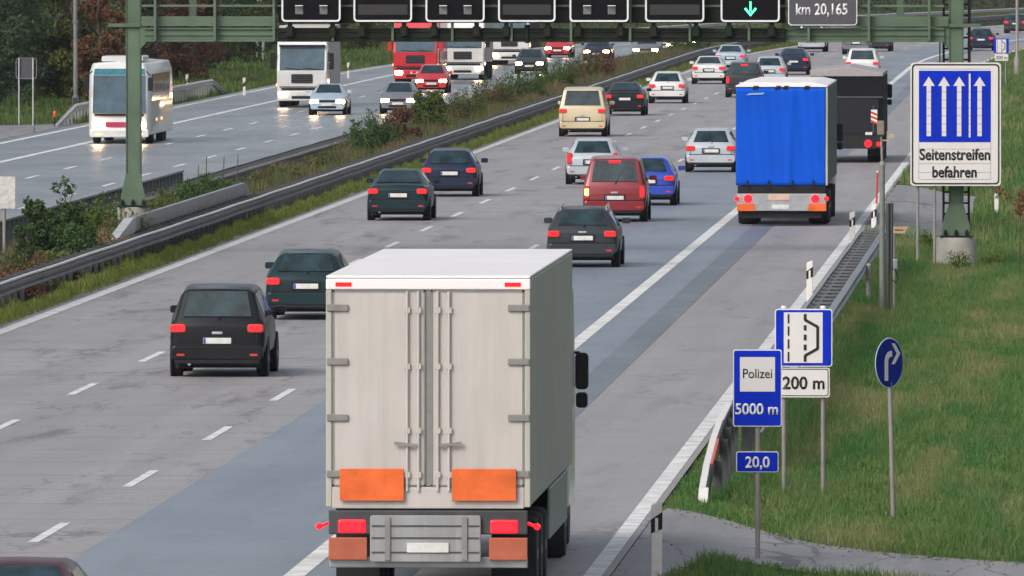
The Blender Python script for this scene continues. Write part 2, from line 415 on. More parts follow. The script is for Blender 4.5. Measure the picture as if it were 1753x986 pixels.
path_px = [(1142, 893), (1200, 899), (1330, 913), (1500, 936), (1640, 948), (1800, 958), (1860, 961), (2500, 990), (2500, 1030), (1860, 1004), (1800, 1002), (1700, 995), (1560, 986), (1420, 975), (1330, 966), (1250, 966), (1205, 974), (1175, 988), (1155, 1002), (1105, 1030), (1040, 1060)]
pts = [G(x, y, -.2) for x, y in path_px] + [Vector((-6.19, G(1000, 1060).y, 0)), Vector((-6.19, G(1130, 884).y, 0))]
PATH = [(p.x, p.y) for p in pts]
sheet('service_path', PATH, 'path_asphalt', 'cracked grey service path leaving the hard shoulder across the grass', .035)
lay = [(-45.05, 470), (-49.0, 500), (-49.3, 560), (-48.6, 585), (-45.05, 600)]
sheet('lay_by', lay, 'path_asphalt', 'grey gravelly lay-by beside the oncoming lanes', .03)

# ------------------------------------------------------------------ grass (stuff)
def inpoly(x, y, poly):
    inside = np.zeros(len(x), bool); n = len(poly)
    for i in range(n):
        (x1, y1), (x2, y2) = poly[i], poly[(i + 1) % n]
        if y1 == y2: continue
        c = ((y1 > y) != (y2 > y)) & (x < (x2 - x1) * (y - y1) / (y2 - y1) + x1)
        inside ^= c
    return inside
def blades(name, X, Y, h, w, mat, label, lean=.35):
    n = len(X); Z = np.array([gz(a, b) for a, b in zip(X, Y)])
    a = rng.uniform(0, 2 * np.pi, n); dx, dy = np.cos(a) * w / 2, np.sin(a) * w / 2
    la = rng.uniform(0, 2 * np.pi, n); ll = h * rng.uniform(0, lean, n)
    v = np.empty((n, 5, 3), 'f')
    v[:, 0] = np.stack([X - dx, Y - dy, Z - .02], 1); v[:, 1] = np.stack([X + dx, Y + dy, Z - .02], 1)
    mxx, mxy = X + np.cos(la) * ll * .35, Y + np.sin(la) * ll * .35
    v[:, 2] = np.stack([mxx + dx * .8, mxy + dy * .8, Z + h * .55], 1); v[:, 3] = np.stack([mxx - dx * .8, mxy - dy * .8, Z + h * .55], 1)
    v[:, 4] = np.stack([X + np.cos(la) * ll, Y + np.sin(la) * ll, Z + h], 1)
    me = bpy.data.meshes.new(name)
    base = (np.arange(n) * 5)[:, None]
    loops = np.concatenate([base + [0, 1, 2, 3], base + [3, 2, 4]], 1).ravel().astype('i')
    me.vertices.add(n * 5); me.vertices.foreach_set('co', v.ravel())
    me.loops.add(n * 7); me.loops.foreach_set('vertex_index', loops)
    me.polygons.add(n * 2)
    st = np.empty((n, 2), 'i'); st[:, 0] = np.arange(n) * 7; st[:, 1] = st[:, 0] + 4
    me.polygons.foreach_set('loop_start', st.ravel())
    tone = np.repeat(np.clip(rng.normal(.5, .28, n), 0, 1), 5).astype('f')
    at_ = me.attributes.new('tone', 'FLOAT', 'POINT'); at_.data.foreach_set('value', tone)
    me.materials.append(M[mat]); me.update(calc_edges=True); me.validate()
    return tag(link(name, me), label, 'grass', kind='stuff')
M['blade_green'] = leafmat('blade_green', (.058, .128, .034), (.185, .275, .085), (.31, .275, .13), .4, .62, .075, (.055, .175, .046))
M['blade_yellow'] = leafmat('blade_yellow', (.16, .24, .04), (.38, .43, .10), (.26, .26, .10), .4, .5)
M['blade_field'] = leafmat('blade_field', (.055, .12, .025), (.14, .20, .06), (.24, .21, .10), .3, .15)
def sample(n, u0, u1, y0, y1, skip=(), power=1.6):
    q = rng.random(n); Y = y0 * (y1 / y0) ** (q ** (1 / 1.0)) if power else y0 + (y1 - y0) * q
    U = rng.uniform(u0, u1, n); X = U + np.array([shift(y) for y in Y])
    keep = np.ones(n, bool)
    for poly in skip: keep &= ~inpoly(X + rng.normal(0, .05, n), Y + rng.normal(0, .35, n), poly)
    return X[keep], Y[keep]
def clump(X, Y, k):                                 # slow unevenness in height, so the sward is not flat
    return .75 + .25 * np.sin(X * 1.7 + 1.3 * np.sin(Y * .11)) * np.sin(Y * .23 + X) + .22 * np.sin(Y * .9 + 3 * X)
X, Y = sample(330000, -6.2, -.2, 165, 360, (PATH, bay)); hh = rng.uniform(.05, .24, len(X)) * np.clip(clump(X, Y, 1), .3, 1.6) * np.clip((X + 6.5) / 1.2, .3, 1)
blades('verge_grass', X, Y, hh, rng.uniform(.010, .022, len(X)), 'blade_green', 'green uneven grass on the verge right of the hard shoulder', .8)
X, Y = sample(38000, -5.6, -.2, 166, 360, (PATH, bay)); hh = rng.uniform(.25, .48, len(X)) * np.clip(clump(X, Y, 1), .4, 1.3)
X, Y = sample(130000, -.2, 8, 165, 420, (PATH,)); hh = rng.uniform(.08, .3, len(X)) * np.clip(clump(X, Y, 1), .3, 1.6)
blades('outer_verge_grass', X, Y, hh, rng.uniform(.018, .035, len(X)), 'blade_green', 'green grass farther out on the verge, away from the road', .8)
M['blade_straw'] = leafmat('blade_straw', (.14, .15, .05), (.32, .28, .14), None, .3)
blades('dry_grass', X, Y, hh, rng.uniform(.006, .012, len(X)), 'blade_straw', 'straw coloured seed stalks standing in the verge', .5)
X, Y = sample(110000, -6.2, 9, 360, 1000, (bay,)); hh = rng.uniform(.12, .4, len(X)) * np.clip(clump(X, Y, 1), .4, 1.4)
blades('far_verge_grass', X, Y, hh, rng.uniform(.025, .05, len(X)), 'blade_green', 'green grass on the verge beyond the gantry')
X, Y = sample(60000, -23.55, -22.72, 260, 1060); hh = rng.uniform(.07, .26, len(X)) * np.clip(clump(X * 3, Y, 1), .4, 1.4)
blades('median_edge_grass', X, Y, hh, rng.uniform(.02, .035, len(X)), 'blade_yellow', 'yellowish green grass strip under the median guard rail', .4)
X, Y = sample(90000, -62, -45.1, 480, 1250, (lay,)); hh = rng.uniform(.15, .5, len(X)) * np.clip(clump(X * .3, Y * .4, 1), .3, 1.4)
blades('roadside_grass', X, Y, hh, rng.uniform(.05, .09, len(X)), 'blade_field', 'rough grass between the oncoming lanes and the wood', .4)
X, Y = sample(210000, -28.3, -23.8, 285, 1100); k_ = (X > -27.2) | (Y > 500); X, Y = X[k_], Y[k_]; hh = rng.uniform(.25, .8, len(X)) * (1 + .25 * np.clip((Y - 430) / 90, 0, 1)) * np.clip(clump(X, Y * .5, 1), .3, 1.5)
M['blade_median'] = leafmat('blade_median', (.05, .08, .03), (.17, .17, .07), (.23, .12, .085), .35, .45, .12, (.14, .115, .07))
blades('median_undergrowth', X, Y, hh, rng.uniform(.018, .05, len(X)), 'blade_median', 'tall mixed weeds filling the central strip between both guard rails', .5)

# ------------------------------------------------------------------ leaves, trees, shrubs
mb = MB(); PX, PY = [], []
xs_ = rng.uniform(-6.1, -.3, 9000); ys_ = rng.uniform(170, 196, 9000)
edge_ = inpoly(xs_, ys_, PATH) & ~(inpoly(xs_, ys_ + 1.6, PATH) & inpoly(xs_, ys_ - 1.2, PATH)); inn = inpoly(xs_, ys_, PATH) & (rng.random(9000) < .035)
for x, y in list(zip(xs_[edge_], ys_[edge_]))[:420] + list(zip(xs_[inn], ys_[inn]))[:60]:
    z = gz(x, y) + .045; a = rng.uniform(0, 6.28); r_ = rng.uniform(.012, .035); l_ = rng.uniform(.0, .03)
    mb.add([(x + r_ * math.cos(a), y + r_ * math.sin(a), z), (x - r_ * .5 * math.sin(a), y + r_ * .5 * math.cos(a), z + l_), (x - r_ * math.cos(a), y - r_ * math.sin(a), z), (x + r_ * .5 * math.sin(a), y - r_ * .5 * math.cos(a), z + l_ * .5)], [(0, 1, 2, 3)], int(rng.integers(0, 3)))
M['litter_brown'] = pbr('litter_brown', (.16, .09, .04), .8); M['litter_yellow'] = pbr('litter_yellow', (.40, .26, .07), .8); M['litter_dark'] = pbr('litter_dark', (.06, .05, .035), .8)
tag(mb.build('fallen_leaves', ['litter_brown', 'litter_yellow', 'litter_dark']), 'fallen brown and yellow leaves strewn along the service path edge', 'leaves', kind='stuff')
def leaf_mesh(name, centres, radii, per, size, mat, squash=1.0):
    """many small leaf faces gathered in uneven clumps"""
    P = []; T = []
    for (c, r) in zip(centres, radii):
        k = max(8, int(per * (r / np.mean(radii)) ** 2))
        d = rng.normal(size=(k, 3)); d /= np.linalg.norm(d, axis=1)[:, None]
        rad = r * rng.uniform(.35, 1.08, k) ** .6
        d = d * rad[:, None]; d[:, 2] *= squash
        P.append(np.array(c) + d); T.append(np.clip(rng.normal(rng.uniform(.25, .75), .2, k), 0, 1))
    P = np.concatenate(P); T = np.concatenate(T); n = len(P)
    a = rng.normal(size=(n, 3)); a /= np.linalg.norm(a, axis=1)[:, None]
    b = np.cross(a, rng.normal(size=(n, 3))); b /= np.linalg.norm(b, axis=1)[:, None]
    s = (size * rng.uniform(.6, 1.4, n))[:, None]
    v = np.stack([P - a * s, P + b * s * .45, P + a * s, P - b * s * .45], 1).astype('f')
    me = bpy.data.meshes.new(name)
    me.vertices.add(n * 4); me.vertices.foreach_set('co', v.ravel())
    me.loops.add(n * 4); me.loops.foreach_set('vertex_index', np.arange(n * 4, dtype='i'))
    me.polygons.add(n); me.polygons.foreach_set('loop_start', np.arange(n, dtype='i') * 4)
    at_ = me.attributes.new('tone', 'FLOAT', 'POINT'); at_.data.foreach_set('value', np.repeat(T, 4).astype('f'))
    me.materials.append(M[mat]); me.update(calc_edges=True); return me
M['lf_dark'] = leafmat('leaf_dark', (.028, .055, .030), (.085, .125, .06))
M['lf_olive'] = leafmat('leaf_olive', (.055, .08, .026), (.16, .18, .06))
M['lf_rust'] = leafmat('leaf_rust', (.095, .060, .035), (.27, .135, .075))
M['lf_brown'] = leafmat('leaf_brown', (.065, .062, .040), (.18, .15, .095))
M['lf_yellow'] = leafmat('leaf_yellow', (.08, .10, .03), (.24, .24, .07))
M['lf_wood'] = leafmat('leaf_wood', (.032, .055, .034), (.105, .125, .075), (.17, .105, .07), .2, .06)
M['lf_bush'] = leafmat('leaf_bush', (.028, .065, .022), (.085, .14, .045))
M['lf_bright'] = leafmat('leaf_bright', (.05, .10, .018), (.12, .16, .035))
M['lf_mix'] = leafmat('leaf_mix', (.05, .085, .028), (.14, .15, .055), (.26, .10, .075), .3, 1.1)
M['lf_straw'] = leafmat('leaf_straw', (.14, .10, .05), (.30, .22, .12))
M['lf_red'] = leafmat('leaf_red', (.075, .085, .035), (.26, .085, .075))

def trunk_mesh(h, r, mat, limbs=7):
    mb = MB(); p = Vector((0, 0, -.2)); rr = r
    for k in range(6):
        q = Vector((rng.normal(0, .10), rng.normal(0, .10), h * (k + 1) / 6)); r2 = r * (1 - .14 * (k + 1))
        mb.tube(p, q, rr, r2, 8, caps=(k in (0, 5))); p, rr = q, r2
    for k in range(limbs):
        z = h * rng.uniform(.25, .95); an = rng.uniform(0, 6.28); l = h * rng.uniform(.18, .35)
        a = Vector((0, 0, z)); b_ = a + Vector((math.cos(an) * l, math.sin(an) * l, l * .6))
        mb.tube(a, b_, r * .38, r * .10, 6)
    return mb.mesh('trunk', mat, 40)
def crown(h, w, mat, n=34, per=130, size=.11, low=.12, conic=.0):
    cs, rs = [], []
    for k in range(n):
        z = h * rng.uniform(low, 1.0); tt = (z / h - low) / (1 - low)
        prof = (math.sin(math.pi * min(1, .18 + .78 * tt)) if not conic else (1 - tt) * .95 + .08)
        an = rng.uniform(0, 6.28); rad = w * prof * math.sqrt(rng.uniform(.12, 1))
        cs.append((math.cos(an) * rad, math.sin(an) * rad, z)); rs.append(w * rng.uniform(.12, .32) * (1 - .35 * tt))
    return leaf_mesh('crown', cs, rs, per, size, mat, .8)
def tree(name, loc, h, w, mat, label, bark='bark', low=.12, n=34, per=130, size=.11, conic=0, group=None, tr=.022):
    t_ = empty(name, loc, rng.uniform(0, 6), label, 'tree', group)
    link('trunk', trunk_mesh(h * .9, tr * h, bark), t_); link('crown', crown(h, w, mat, n, per, size, low, conic), t_)
    return t_
def edge(px, Y, du=0):                      # where the wood begins, seen at px
    p = at(px, 200, Y); X = p.x + du; return (X, Y, gz(X, Y) - .05)
TR = [ # px, Y, h, w, mat, kind, label
 (-25, 640, 13, 3.6, 'lf_dark', 'spruce_tree', 'dark green tree at the picture edge, left of the sign seen from behind'),
 (28, 668, 12, 3.2, 'lf_dark', 'leafy_tree', 'dark green tree directly behind the sign seen from behind'),
 (78, 690, 14, 3.6, 'lf_olive', 'leafy_tree', 'olive tree between the sign seen from behind and the tall grey pole'),
 (112, 668, 9, 2.6, 'lf_yellow', 'leafy_tree', 'yellowish green tree just left of the tall grey pole'),
 (172, 662, 7.5, 1.5, 'lf_rust', 'autumn_tree', 'rust red tree above the coach, right of the tall grey pole'),
 (196, 735, 12, 3.0, 'lf_brown', 'autumn_tree', 'brown tree just left of the green gantry post'),
 (256, 760, 13, 3.0, 'lf_brown', 'autumn_tree', 'brown tree seen through the gantry railing next to its post'),
 (300, 745, 7.5, 2.6, 'lf_rust', 'autumn_tree', 'low rust coloured tree above the rear of the coach roof'),
 (338, 790, 12, 3.2, 'lf_dark', 'leafy_tree', 'dark tree behind the silver guard rail end, right of the coach'),
 (388, 830, 11, 3.4, 'lf_olive', 'leafy_tree', 'olive tree beyond the raised silver guard rail end'),
 (430, 860, 13, 3.4, 'lf_dark', 'leafy_tree', 'dark tree left of the pale birch trunks'),
 (610, 915, 3.2, 2.4, 'lf_olive', 'roadside_bush', 'grey green bush on the grass between white lorry and red lorry'),
 (650, 960, 9, 3.4, 'lf_dark', 'leafy_tree', 'dark tree directly left of the red lorry cab'),
]
for px, Y, h, w, mt, kd, lb in TR:
    tree(kd, edge(px, Y), h, w, mt, lb, low=.05, n=int(60 + h * 3), per=190, conic=1 if kd == 'spruce_tree' else 0)
for px, lb in ((441, 'pale slender birch trunk, left one of the close pair beside the white lorry'), (450, 'pale slender birch trunk, right one of the close pair beside the white lorry')):
    tree('birch_tree', edge(px, 838), 11, 1.8, 'lf_olive', lb, 'birch', low=.5, n=16, per=90, tr=.009, group='pale birches at the edge of the wood')
# the wood behind: one mass
cs, rs = [], []
for Y in np.arange(575, 1560, 4.2):
    for k in range(4):
        u = -53 - k * 4.2 - rng.uniform(0, 3.5) - (3 if Y > 780 else 0); hh = rng.uniform(6, 13)
        for z in np.arange(.7, hh, 1.9):
            cs.append((u + shift(Y) + rng.normal(0, 1.0), Y + rng.normal(0, 1.4), z + rng.normal(0, .5) + .1)); rs.append(rng.uniform(.8, 1.7))
tag(link('woodland', leaf_mesh('woodland', cs, rs, 60, .20, 'lf_wood')), 'dense mixed autumn woodland behind the oncoming lanes', 'woodland', kind='stuff')
mb = MB()
for k in range(260):
    Y = rng.uniform(600, 1500); u = -54 - rng.uniform(0, 14); X = u + shift(Y); z = gz(X, Y)
    mb.tube((X, Y, z - .2), (X + rng.normal(0, .3), Y, z + 9), .14, .07, 6)
tag(mb.build('woodland_trunks', 'bark', smooth=50), 'thin dark trunks massed inside the autumn woodland', 'woodland', kind='stuff')

def sprigs(name, h, w, mat, ns, per, size):
    """a loose tangle of upright leafy sprigs"""
    P, T = [], []
    for k in range(ns):
        an = rng.uniform(0, 6.28); r_ = w * math.sqrt(rng.random()); hh = h * rng.uniform(.55, 1.12) * (1.05 - .35 * r_ / w)
        q = rng.random(per) ** .75; lx, ly = rng.normal(0, .16, 2) * hh
        spread = .05 + .11 * (1 - q) * (w / .8)
        P.append(np.stack([math.cos(an) * r_ + lx * q ** 1.5 + rng.normal(0, 1, per) * spread, math.sin(an) * r_ + ly * q ** 1.5 + rng.normal(0, 1, per) * spread, hh * q + .03], 1))
        T.append(np.clip(rng.normal(rng.uniform(.2, .8), .2, per), 0, 1))
    P = np.concatenate(P); T = np.concatenate(T); n = len(P)
    a = rng.normal(size=(n, 3)); a[:, 2] = np.abs(a[:, 2]) + .3; a /= np.linalg.norm(a, axis=1)[:, None]
    b = np.cross(a, rng.normal(size=(n, 3))); b /= np.linalg.norm(b, axis=1)[:, None]
    sz = (size * rng.uniform(.6, 1.4, n))[:, None]
    v = np.stack([P - a * sz, P + b * sz * .4, P + a * sz, P - b * sz * .4], 1).astype('f')
    me = bpy.data.meshes.new(name)
    me.vertices.add(n * 4); me.vertices.foreach_set('co', v.ravel()); me.loops.add(n * 4); me.loops.foreach_set('vertex_index', np.arange(n * 4, dtype='i'))
    me.polygons.add(n); me.polygons.foreach_set('loop_start', np.arange(n, dtype='i') * 4)
    at_ = me.attributes.new('tone', 'FLOAT', 'POINT'); at_.data.foreach_set('value', np.repeat(T, 4).astype('f'))
    me.materials.append(M[mat]); me.update(calc_edges=True); return me
def shrub(name, X, Y, h, w, mat, label, n=16, per=90, size=.05, stems=7, broad=False):
    z = gz(X, Y); o = empty(name, (X, Y, z), rng.uniform(0, 6), label, 'shrub')
    mb = MB()
    for k in range(stems):
        an = rng.uniform(0, 6.28); r_ = w * rng.uniform(.1, .6); mb.tube((0, 0, -.1), (math.cos(an) * r_, math.sin(an) * r_, h * rng.uniform(.6, .98)), .018, .006, 6)
    mb.build('stem', 'bark', o)
    if broad:
        cs, rs = [], []
        for k in range(int(n * 1.7)):
            an = rng.uniform(0, 6.28); zz = h * rng.uniform(.05, .98); rad = w * math.sqrt(rng.random()) * (1.05 - .5 * zz / h)
            cs.append((math.cos(an) * rad, math.sin(an) * rad, zz)); rs.append(w * rng.uniform(.12, .30))
        link('foliage', leaf_mesh('foliage', cs, rs, per, size * 1.25, mat), o)
    else: link('foliage', sprigs('foliage', h, w, mat, int(n * 2.2), per, size), o)
    return o
def mid(px, u):                            # the median point of lateral offset u seen at column px
    s = (1865.0 - px) / -u; return (u + shift(F_PX / s), F_PX / s)
for px, u, h, w, mt, lb in [
    (58, -24.9, 2.0, .55, 'lf_bush', 'tall dark broad leaved shrub in the median, nearest the plain white board'),
    (112, -24.7, 1.7, .6, 'lf_bush', 'dark broad leaved shrub in the median under one high bare necked tuft'),
    (126, -24.2, 1.15, .75, 'lf_bush', 'low dark bushy shrub close behind the guard rail, below the tall leafy shrubs'),
    (28, -24.2, 1.0, .9, 'lf_mix', 'reddish weedy shrub below the plain white board'),
    (6, -23.95, .8, .8, 'lf_red', 'red tinged low shrub at the picture edge behind the guard rail'),
    (90, -23.95, .7, .7, 'lf_mix', 'brownish weeds touching the guard rail near the dark bushy shrub'),
    (178, -26.0, 1.4, .6, 'lf_bright', 'bright green shrub just left of the gantry post foot'),
    (208, -24.25, 1.25, .6, 'lf_mix', 'green and red shrub hiding the gantry post foot'),
    (172, -24.0, .95, .6, 'lf_straw', 'dry straw coloured stalks left of the slanted barrier end'),
    (256, -24.6, 1.25, .5, 'lf_bright', 'yellow green shrub right of the gantry post foot'),
    (285, -24.8, 1.25, .6, 'lf_mix', 'reddish green shrub between gantry post and raised barrier top'),
    (318, -26.5, 1.1, .9, 'lf_bush', 'spreading green shrub behind the raised barrier top'),
    (360, -26.8, 1.0, .8, 'lf_bush', 'green shrub with bare sticks right of the raised barrier'),
    (470, -26.0, .8, .8, 'lf_mix', 'low reddish weeds beside the ladder shaped guard rail'),
    (560, -25.6, .9, .8, 'lf_mix', 'pale weedy shrub before the dense dark bush'),
    (640, -25.6, 1.45, .95, 'lf_bush', 'dense dark green bush in the median behind the two dark cars'),
    (690, -25.2, 1.3, .8, 'lf_red', 'red leaved shrub right of the dense dark bush'),
    (735, -25.8, 1.5, .9, 'lf_bright', 'light green shrub right of the red leaved shrub'),
    (790, -25.6, 1.4, .9, 'lf_mix', 'mixed red and green shrub below the headlights of the grey car'),
    (845, -25.8, 1.6, 1.0, 'lf_mix', 'brownish shrub below the white lorry with box body'),
    (895, -25.8, 1.5, 1.0, 'lf_bush', 'tall grassy green shrub below the dark car with amber lights'),
    (950, -26.0, 1.6, 1.1, 'lf_bright', 'tall green shrub left of the cream van roof'),
    (1000, -26.0, 1.6, 1.0, 'lf_mix', 'green shrub with yellow tips above the cream van'),
    (1025, -25.6, 1.6, .9, 'lf_red', 'deep red shrub at the end of the far ribbed barrier'),
    (1160, -25.6, 1.6, 1.5, 'lf_bush', 'dark green far shrub right of the ribbed barrier'),
    (1205, -25.4, 1.5, 1.7, 'lf_bush', 'dark green far shrub above the two silver cars'),
    (1250, -25.2, 1.5, 2.0, 'lf_bright', 'farthest green shrub where the median bends below the gantry')]:
    x, y = mid(px, u); shrub('median_shrub', x, y, h * (1.25 if y > 480 else 1.0), w, mt, lb, n=int(26 + 14 * w), per=70, size=.042 if y < 420 else .05, broad=('leaved' in lb or 'tuft' in lb or 'dark bushy' in lb))
x, y = mid(108, -24.9)
o = empty('leafy_sapling', (x, y, gz(x, y)), 0, 'slim leafy sapling rising above the dark median shrubs', 'shrub')
mb = MB(); mb.tube((0, 0, -.1), (.05, 0, 1.2), .028, .02, 6); mb.tube((.05, 0, 1.2), (.0, 0, 2.2), .02, .008, 6); mb.tube((.04, 0, 1.5), (.22, 0, 2.0), .012, .006, 6); mb.tube((.03, 0, 1.7), (-.2, 0, 2.05), .012, .006, 6); mb.build('stem', 'bark', o)
link('foliage', leaf_mesh('foliage', [(0, 0, 2.25), (.2, 0, 2.05), (-.2, 0, 2.08), (.05, .05, 1.95), (-.1, 0, 1.72), (.16, 0, 1.6), (0, 0, 1.45), (.14, 0, 1.25), (-.12, 0, 1.2), (.05, 0, .95)], [.12, .13, .13, .1, .12, .1, .12, .13, .14, .2], 26, .065, 'lf_bush'), o)
for i, (px, h) in enumerate(((336, 1.3), (350, 1.5), (380, 1.35), (404, 1.3))):
    x, y = mid(px, -27.3); mb = MB(); mb.tube((0, 0, -.1), (.04, 0, h), .025, .012, 6)
    o = mb.build('bare_stick', 'bark', loc=(x, y, gz(x, y)))
    tag(o, ['bare upright stick in the median nearest the raised barrier', 'tallest bare stick among the median shrubs', 'bare stick before the start of the ladder shaped rail', 'bare stick standing beside the ladder shaped rail'][i], 'stick', 'bare sticks in the median')

# ------------------------------------------------------------------ guard rails
WP = [(0, 0), (.05, .02), (.10, .05), (.10, .095), (.01, .13), (.01, .19), (.10, .215), (.10, .26), (.05, .285), (0, .31)]   # W profile, out towards traffic
def sweep(pts, side, z0=-.31, thick=.012):
    """W beam along points; z is the beam's top edge; side = +1 faces +x"""
    mb = MB(); k = len(WP)
    for (x, y, z) in pts:
        for (d, h) in WP: mb.v.append((x + side * d, y, z + z0 + h))
        for (d, h) in WP: mb.v.append((x + side * (d - thick), y, z + z0 + h))
    for j in range(len(pts) - 1):
        for i in range(k - 1):
            a = j * 2 * k + i; b_ = a + 2 * k
            mb.f.append([a, b_, b_ + 1, a + 1]); mb.mi.append(0); a += k; b_ += k; mb.f.append([a, a + 1, b_ + 1, b_]); mb.mi.append(0)
        for i in (0, k - 1):
            a = j * 2 * k + i; b_ = a + 2 * k; mb.f.append([a, a + k, b_ + k, b_]); mb.mi.append(0)
    return mb
def spaced(ymin, ymax, step): return list(np.arange(ymin, ymax, step))
def rail(name, u, y0, y1, top, double, label, mat='rail_old', postmat='galv_dark', step=2.0, base=None, facing=1, gap=.5, ends=(0, 0), spacer_mat='galv_dark', drop=0.0, edge=None):
    """guard rail > beam (one or two), post, spacer"""
    ym = y0; X0 = u + shift(ym)
    o = empty(name, (X0, ym, gz(X0, ym)), 0, label, 'guard rail'); ox, oy, oz = o.location
    ys = spaced(y0, y1, 2.0 if y1 - y0 < 200 else 4.0)
    if ys[-1] < y1: ys.append(y1)
    def topz(Y):
        t0 = 1 if not ends[0] else min(1, (Y - y0) / ends[0]); t1 = 1 if not ends[1] else min(1, (y1 - Y) / ends[1])
        g_ = gz(u + shift(Y), Y); return g_ + .10 + (top - g_ - .10) * min(t0, t1)
    for sd, uu in ((facing, u),) if not double else ((facing, u), (-facing, u - facing * gap)):
        pts = [(uu + shift(Y) - ox, Y - oy, topz(Y) + .006 * math.sin(Y * .35) - oz - (drop if sd != facing else 0)) for Y in ys]
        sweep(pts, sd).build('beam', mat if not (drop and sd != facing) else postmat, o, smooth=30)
        if edge and sd == facing:
            mb = MB()
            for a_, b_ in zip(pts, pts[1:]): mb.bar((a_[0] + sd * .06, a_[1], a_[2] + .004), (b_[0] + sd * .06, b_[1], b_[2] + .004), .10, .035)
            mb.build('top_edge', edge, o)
    if double:
        bar = MB(); bar.box(-gap / 2 + .015, gap / 2 - .015, -.05, .05, -.035, .0); sp_me = bar.mesh('spacer', spacer_mat)
    pm = MB(); hh = top - gz(X0, y0) + .25; pm.box(-.05, .05, -.03, .03, -hh, 0); p_me = pm.mesh('post', postmat)
    rest_p, rest_s = MB(), MB()
    for i, Y in enumerate(spaced(y0 + ends[0] * .5 + .5, y1 - ends[1] * .5, step)):
        zt = topz(Y)
        uc = u - facing * (gap / 2 if double else .06)
        x = uc + shift(Y) - ox
        if i < 98: link('post', p_me, o, (x, Y - oy, zt - .04 - oz))
        else: rest_p.box(x - .05, x + .05, Y - oy - .03, Y - oy + .03, zt - hh - oz, zt - .04 - oz)
        if double:
            if i < 98: link('spacer', sp_me, o, (x, Y - oy, zt - .012 - oz))
            else: rest_s.box(x - gap / 2 + .015, x + gap / 2 - .015, Y - oy - .05, Y - oy + .05, zt - .06 - oz, zt - .012 - oz)
    if rest_p.v: rest_p.build('far_posts', postmat, o)['kind'] = 'stuff'
    if rest_s.v: rest_s.build('far_spacers', spacer_mat, o)['kind'] = 'stuff'
    return o
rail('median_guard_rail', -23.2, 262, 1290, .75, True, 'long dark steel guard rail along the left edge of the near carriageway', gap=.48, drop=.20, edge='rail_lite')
rail('ladder_guard_rail', -29.0, 384, 840, .12, True, 'ladder shaped double guard rail behind the median weeds', facing=-1, gap=.62)
rail('verge_guard_rail', -5.66, 211, 338, .74, True, 'grey double guard rail with ladder like spacers right of the hard shoulder', mat='galv', facing=-1, gap=.48, ends=(0, 0), spacer_mat='spacer_grey', step=2.67)
rail('roadside_guard_rail', -45.5, 590, 706, .22, False, 'pale silver guard rail with bent down ends behind the coach', mat='rail_lite', postmat='galv', ends=(12, 10))
rail('outer_guard_rail', -45.7, 930, 1420, .18, False, 'distant guard rail on the outer side of the oncoming lanes', mat='rail_lite', step=4)
# reflective cap on the near end of the verge rail
o = empty('rail_end_ramp', (-5.66, 196.0, gz(-5.66, 196)), 0, 'white curved rail end with black and red reflective bands beside the service path', 'guard rail')
prof = [(0, -.08), (.8, .22), (3, .48), (6.5, .72), (10, .87), (15.2, .965)]
def ramp_piece(name, mat, k0, k1, x0, x1, th, lift=0):
    mb = MB(); pts = prof[k0:k1 + 1]
    mb.prism_x([(y, z + lift) for y, z in pts] + [(y, z - th) for y, z in pts[::-1]], x0, x1); return mb.build(name, mat, o)
ramp_piece('beam', 'plastic_white', 0, 5, -.055, .05, .10)
ramp_piece('rear_flange', 'galv_dark', 0, 5, .052, .075, .26)
for k, mt, nm in ((0, 'plastic_white', 'white_band'), (1, 'trim', 'black_band'), (2, 'red_refl', 'red_band'), (3, 'trim', 'black_band')): ramp_piece(nm, mt, k, k + 1, .045, .086, .15, .010)
for yy, zz in ((4, .5), (7, .7), (9, .8), (11, .86), (13, .9)):
    mb = MB(); mb.box(.08, .20, yy, yy + .08, -.3, zz); mb.build('post', 'galv_dark', o)
def ribbed(name, u, y0, y1, zb, zt, label, step=.9, mat='rail_old'):
    o = empty(name, (u + shift(y0), y0, zb), 0, label, 'barrier'); ox = u + shift(y0)
    mb = MB(); n = int((y1 - y0) / step); mb.box(-.05, .07, 0, .16, -.05, zt - zb - .06); rme = mb.mesh('rib', 'galv')
    for k in range(n + 1): Y = y0 + k * step; link('rib', rme, o, (u + shift(Y) - ox, Y - y0, 0))
    mb = MB()
    for k in range(n): 
        Y = y0 + k * step; x = u + shift(Y) - ox; x2 = u + shift(Y + step) - ox
        mb.add([(x - .04, Y - y0, -.05), (x2 - .04, Y + step - y0, -.05), (x2 - .04, Y + step - y0, zt - zb - .04), (x - .04, Y - y0, zt - zb - .04)], [(0, 1, 2, 3)])
    mb.build('panel', 'galv_dark', o)
    mb = MB()
    for k in range(0, n, 4):
        k2 = min(n, k + 4); Y, Y2 = y0 + k * step, y0 + k2 * step
        mb.bar((u + shift(Y) - ox, Y - y0, zt - zb), (u + shift(Y2) - ox, Y2 - y0, zt - zb), .22, .07)
    mb.build('top_rail', 'galv', o, .01); return o
ribbed('ribbed_barrier', -29.6, 362, 438, -.5, .30, 'grey ribbed barrier wall behind the left gantry post', 1.6)
ribbed('ribbed_barrier', -28.6, 800, 905, -.6, .05, 'distant grey ribbed barrier between oncoming cars and the median', 2.2)

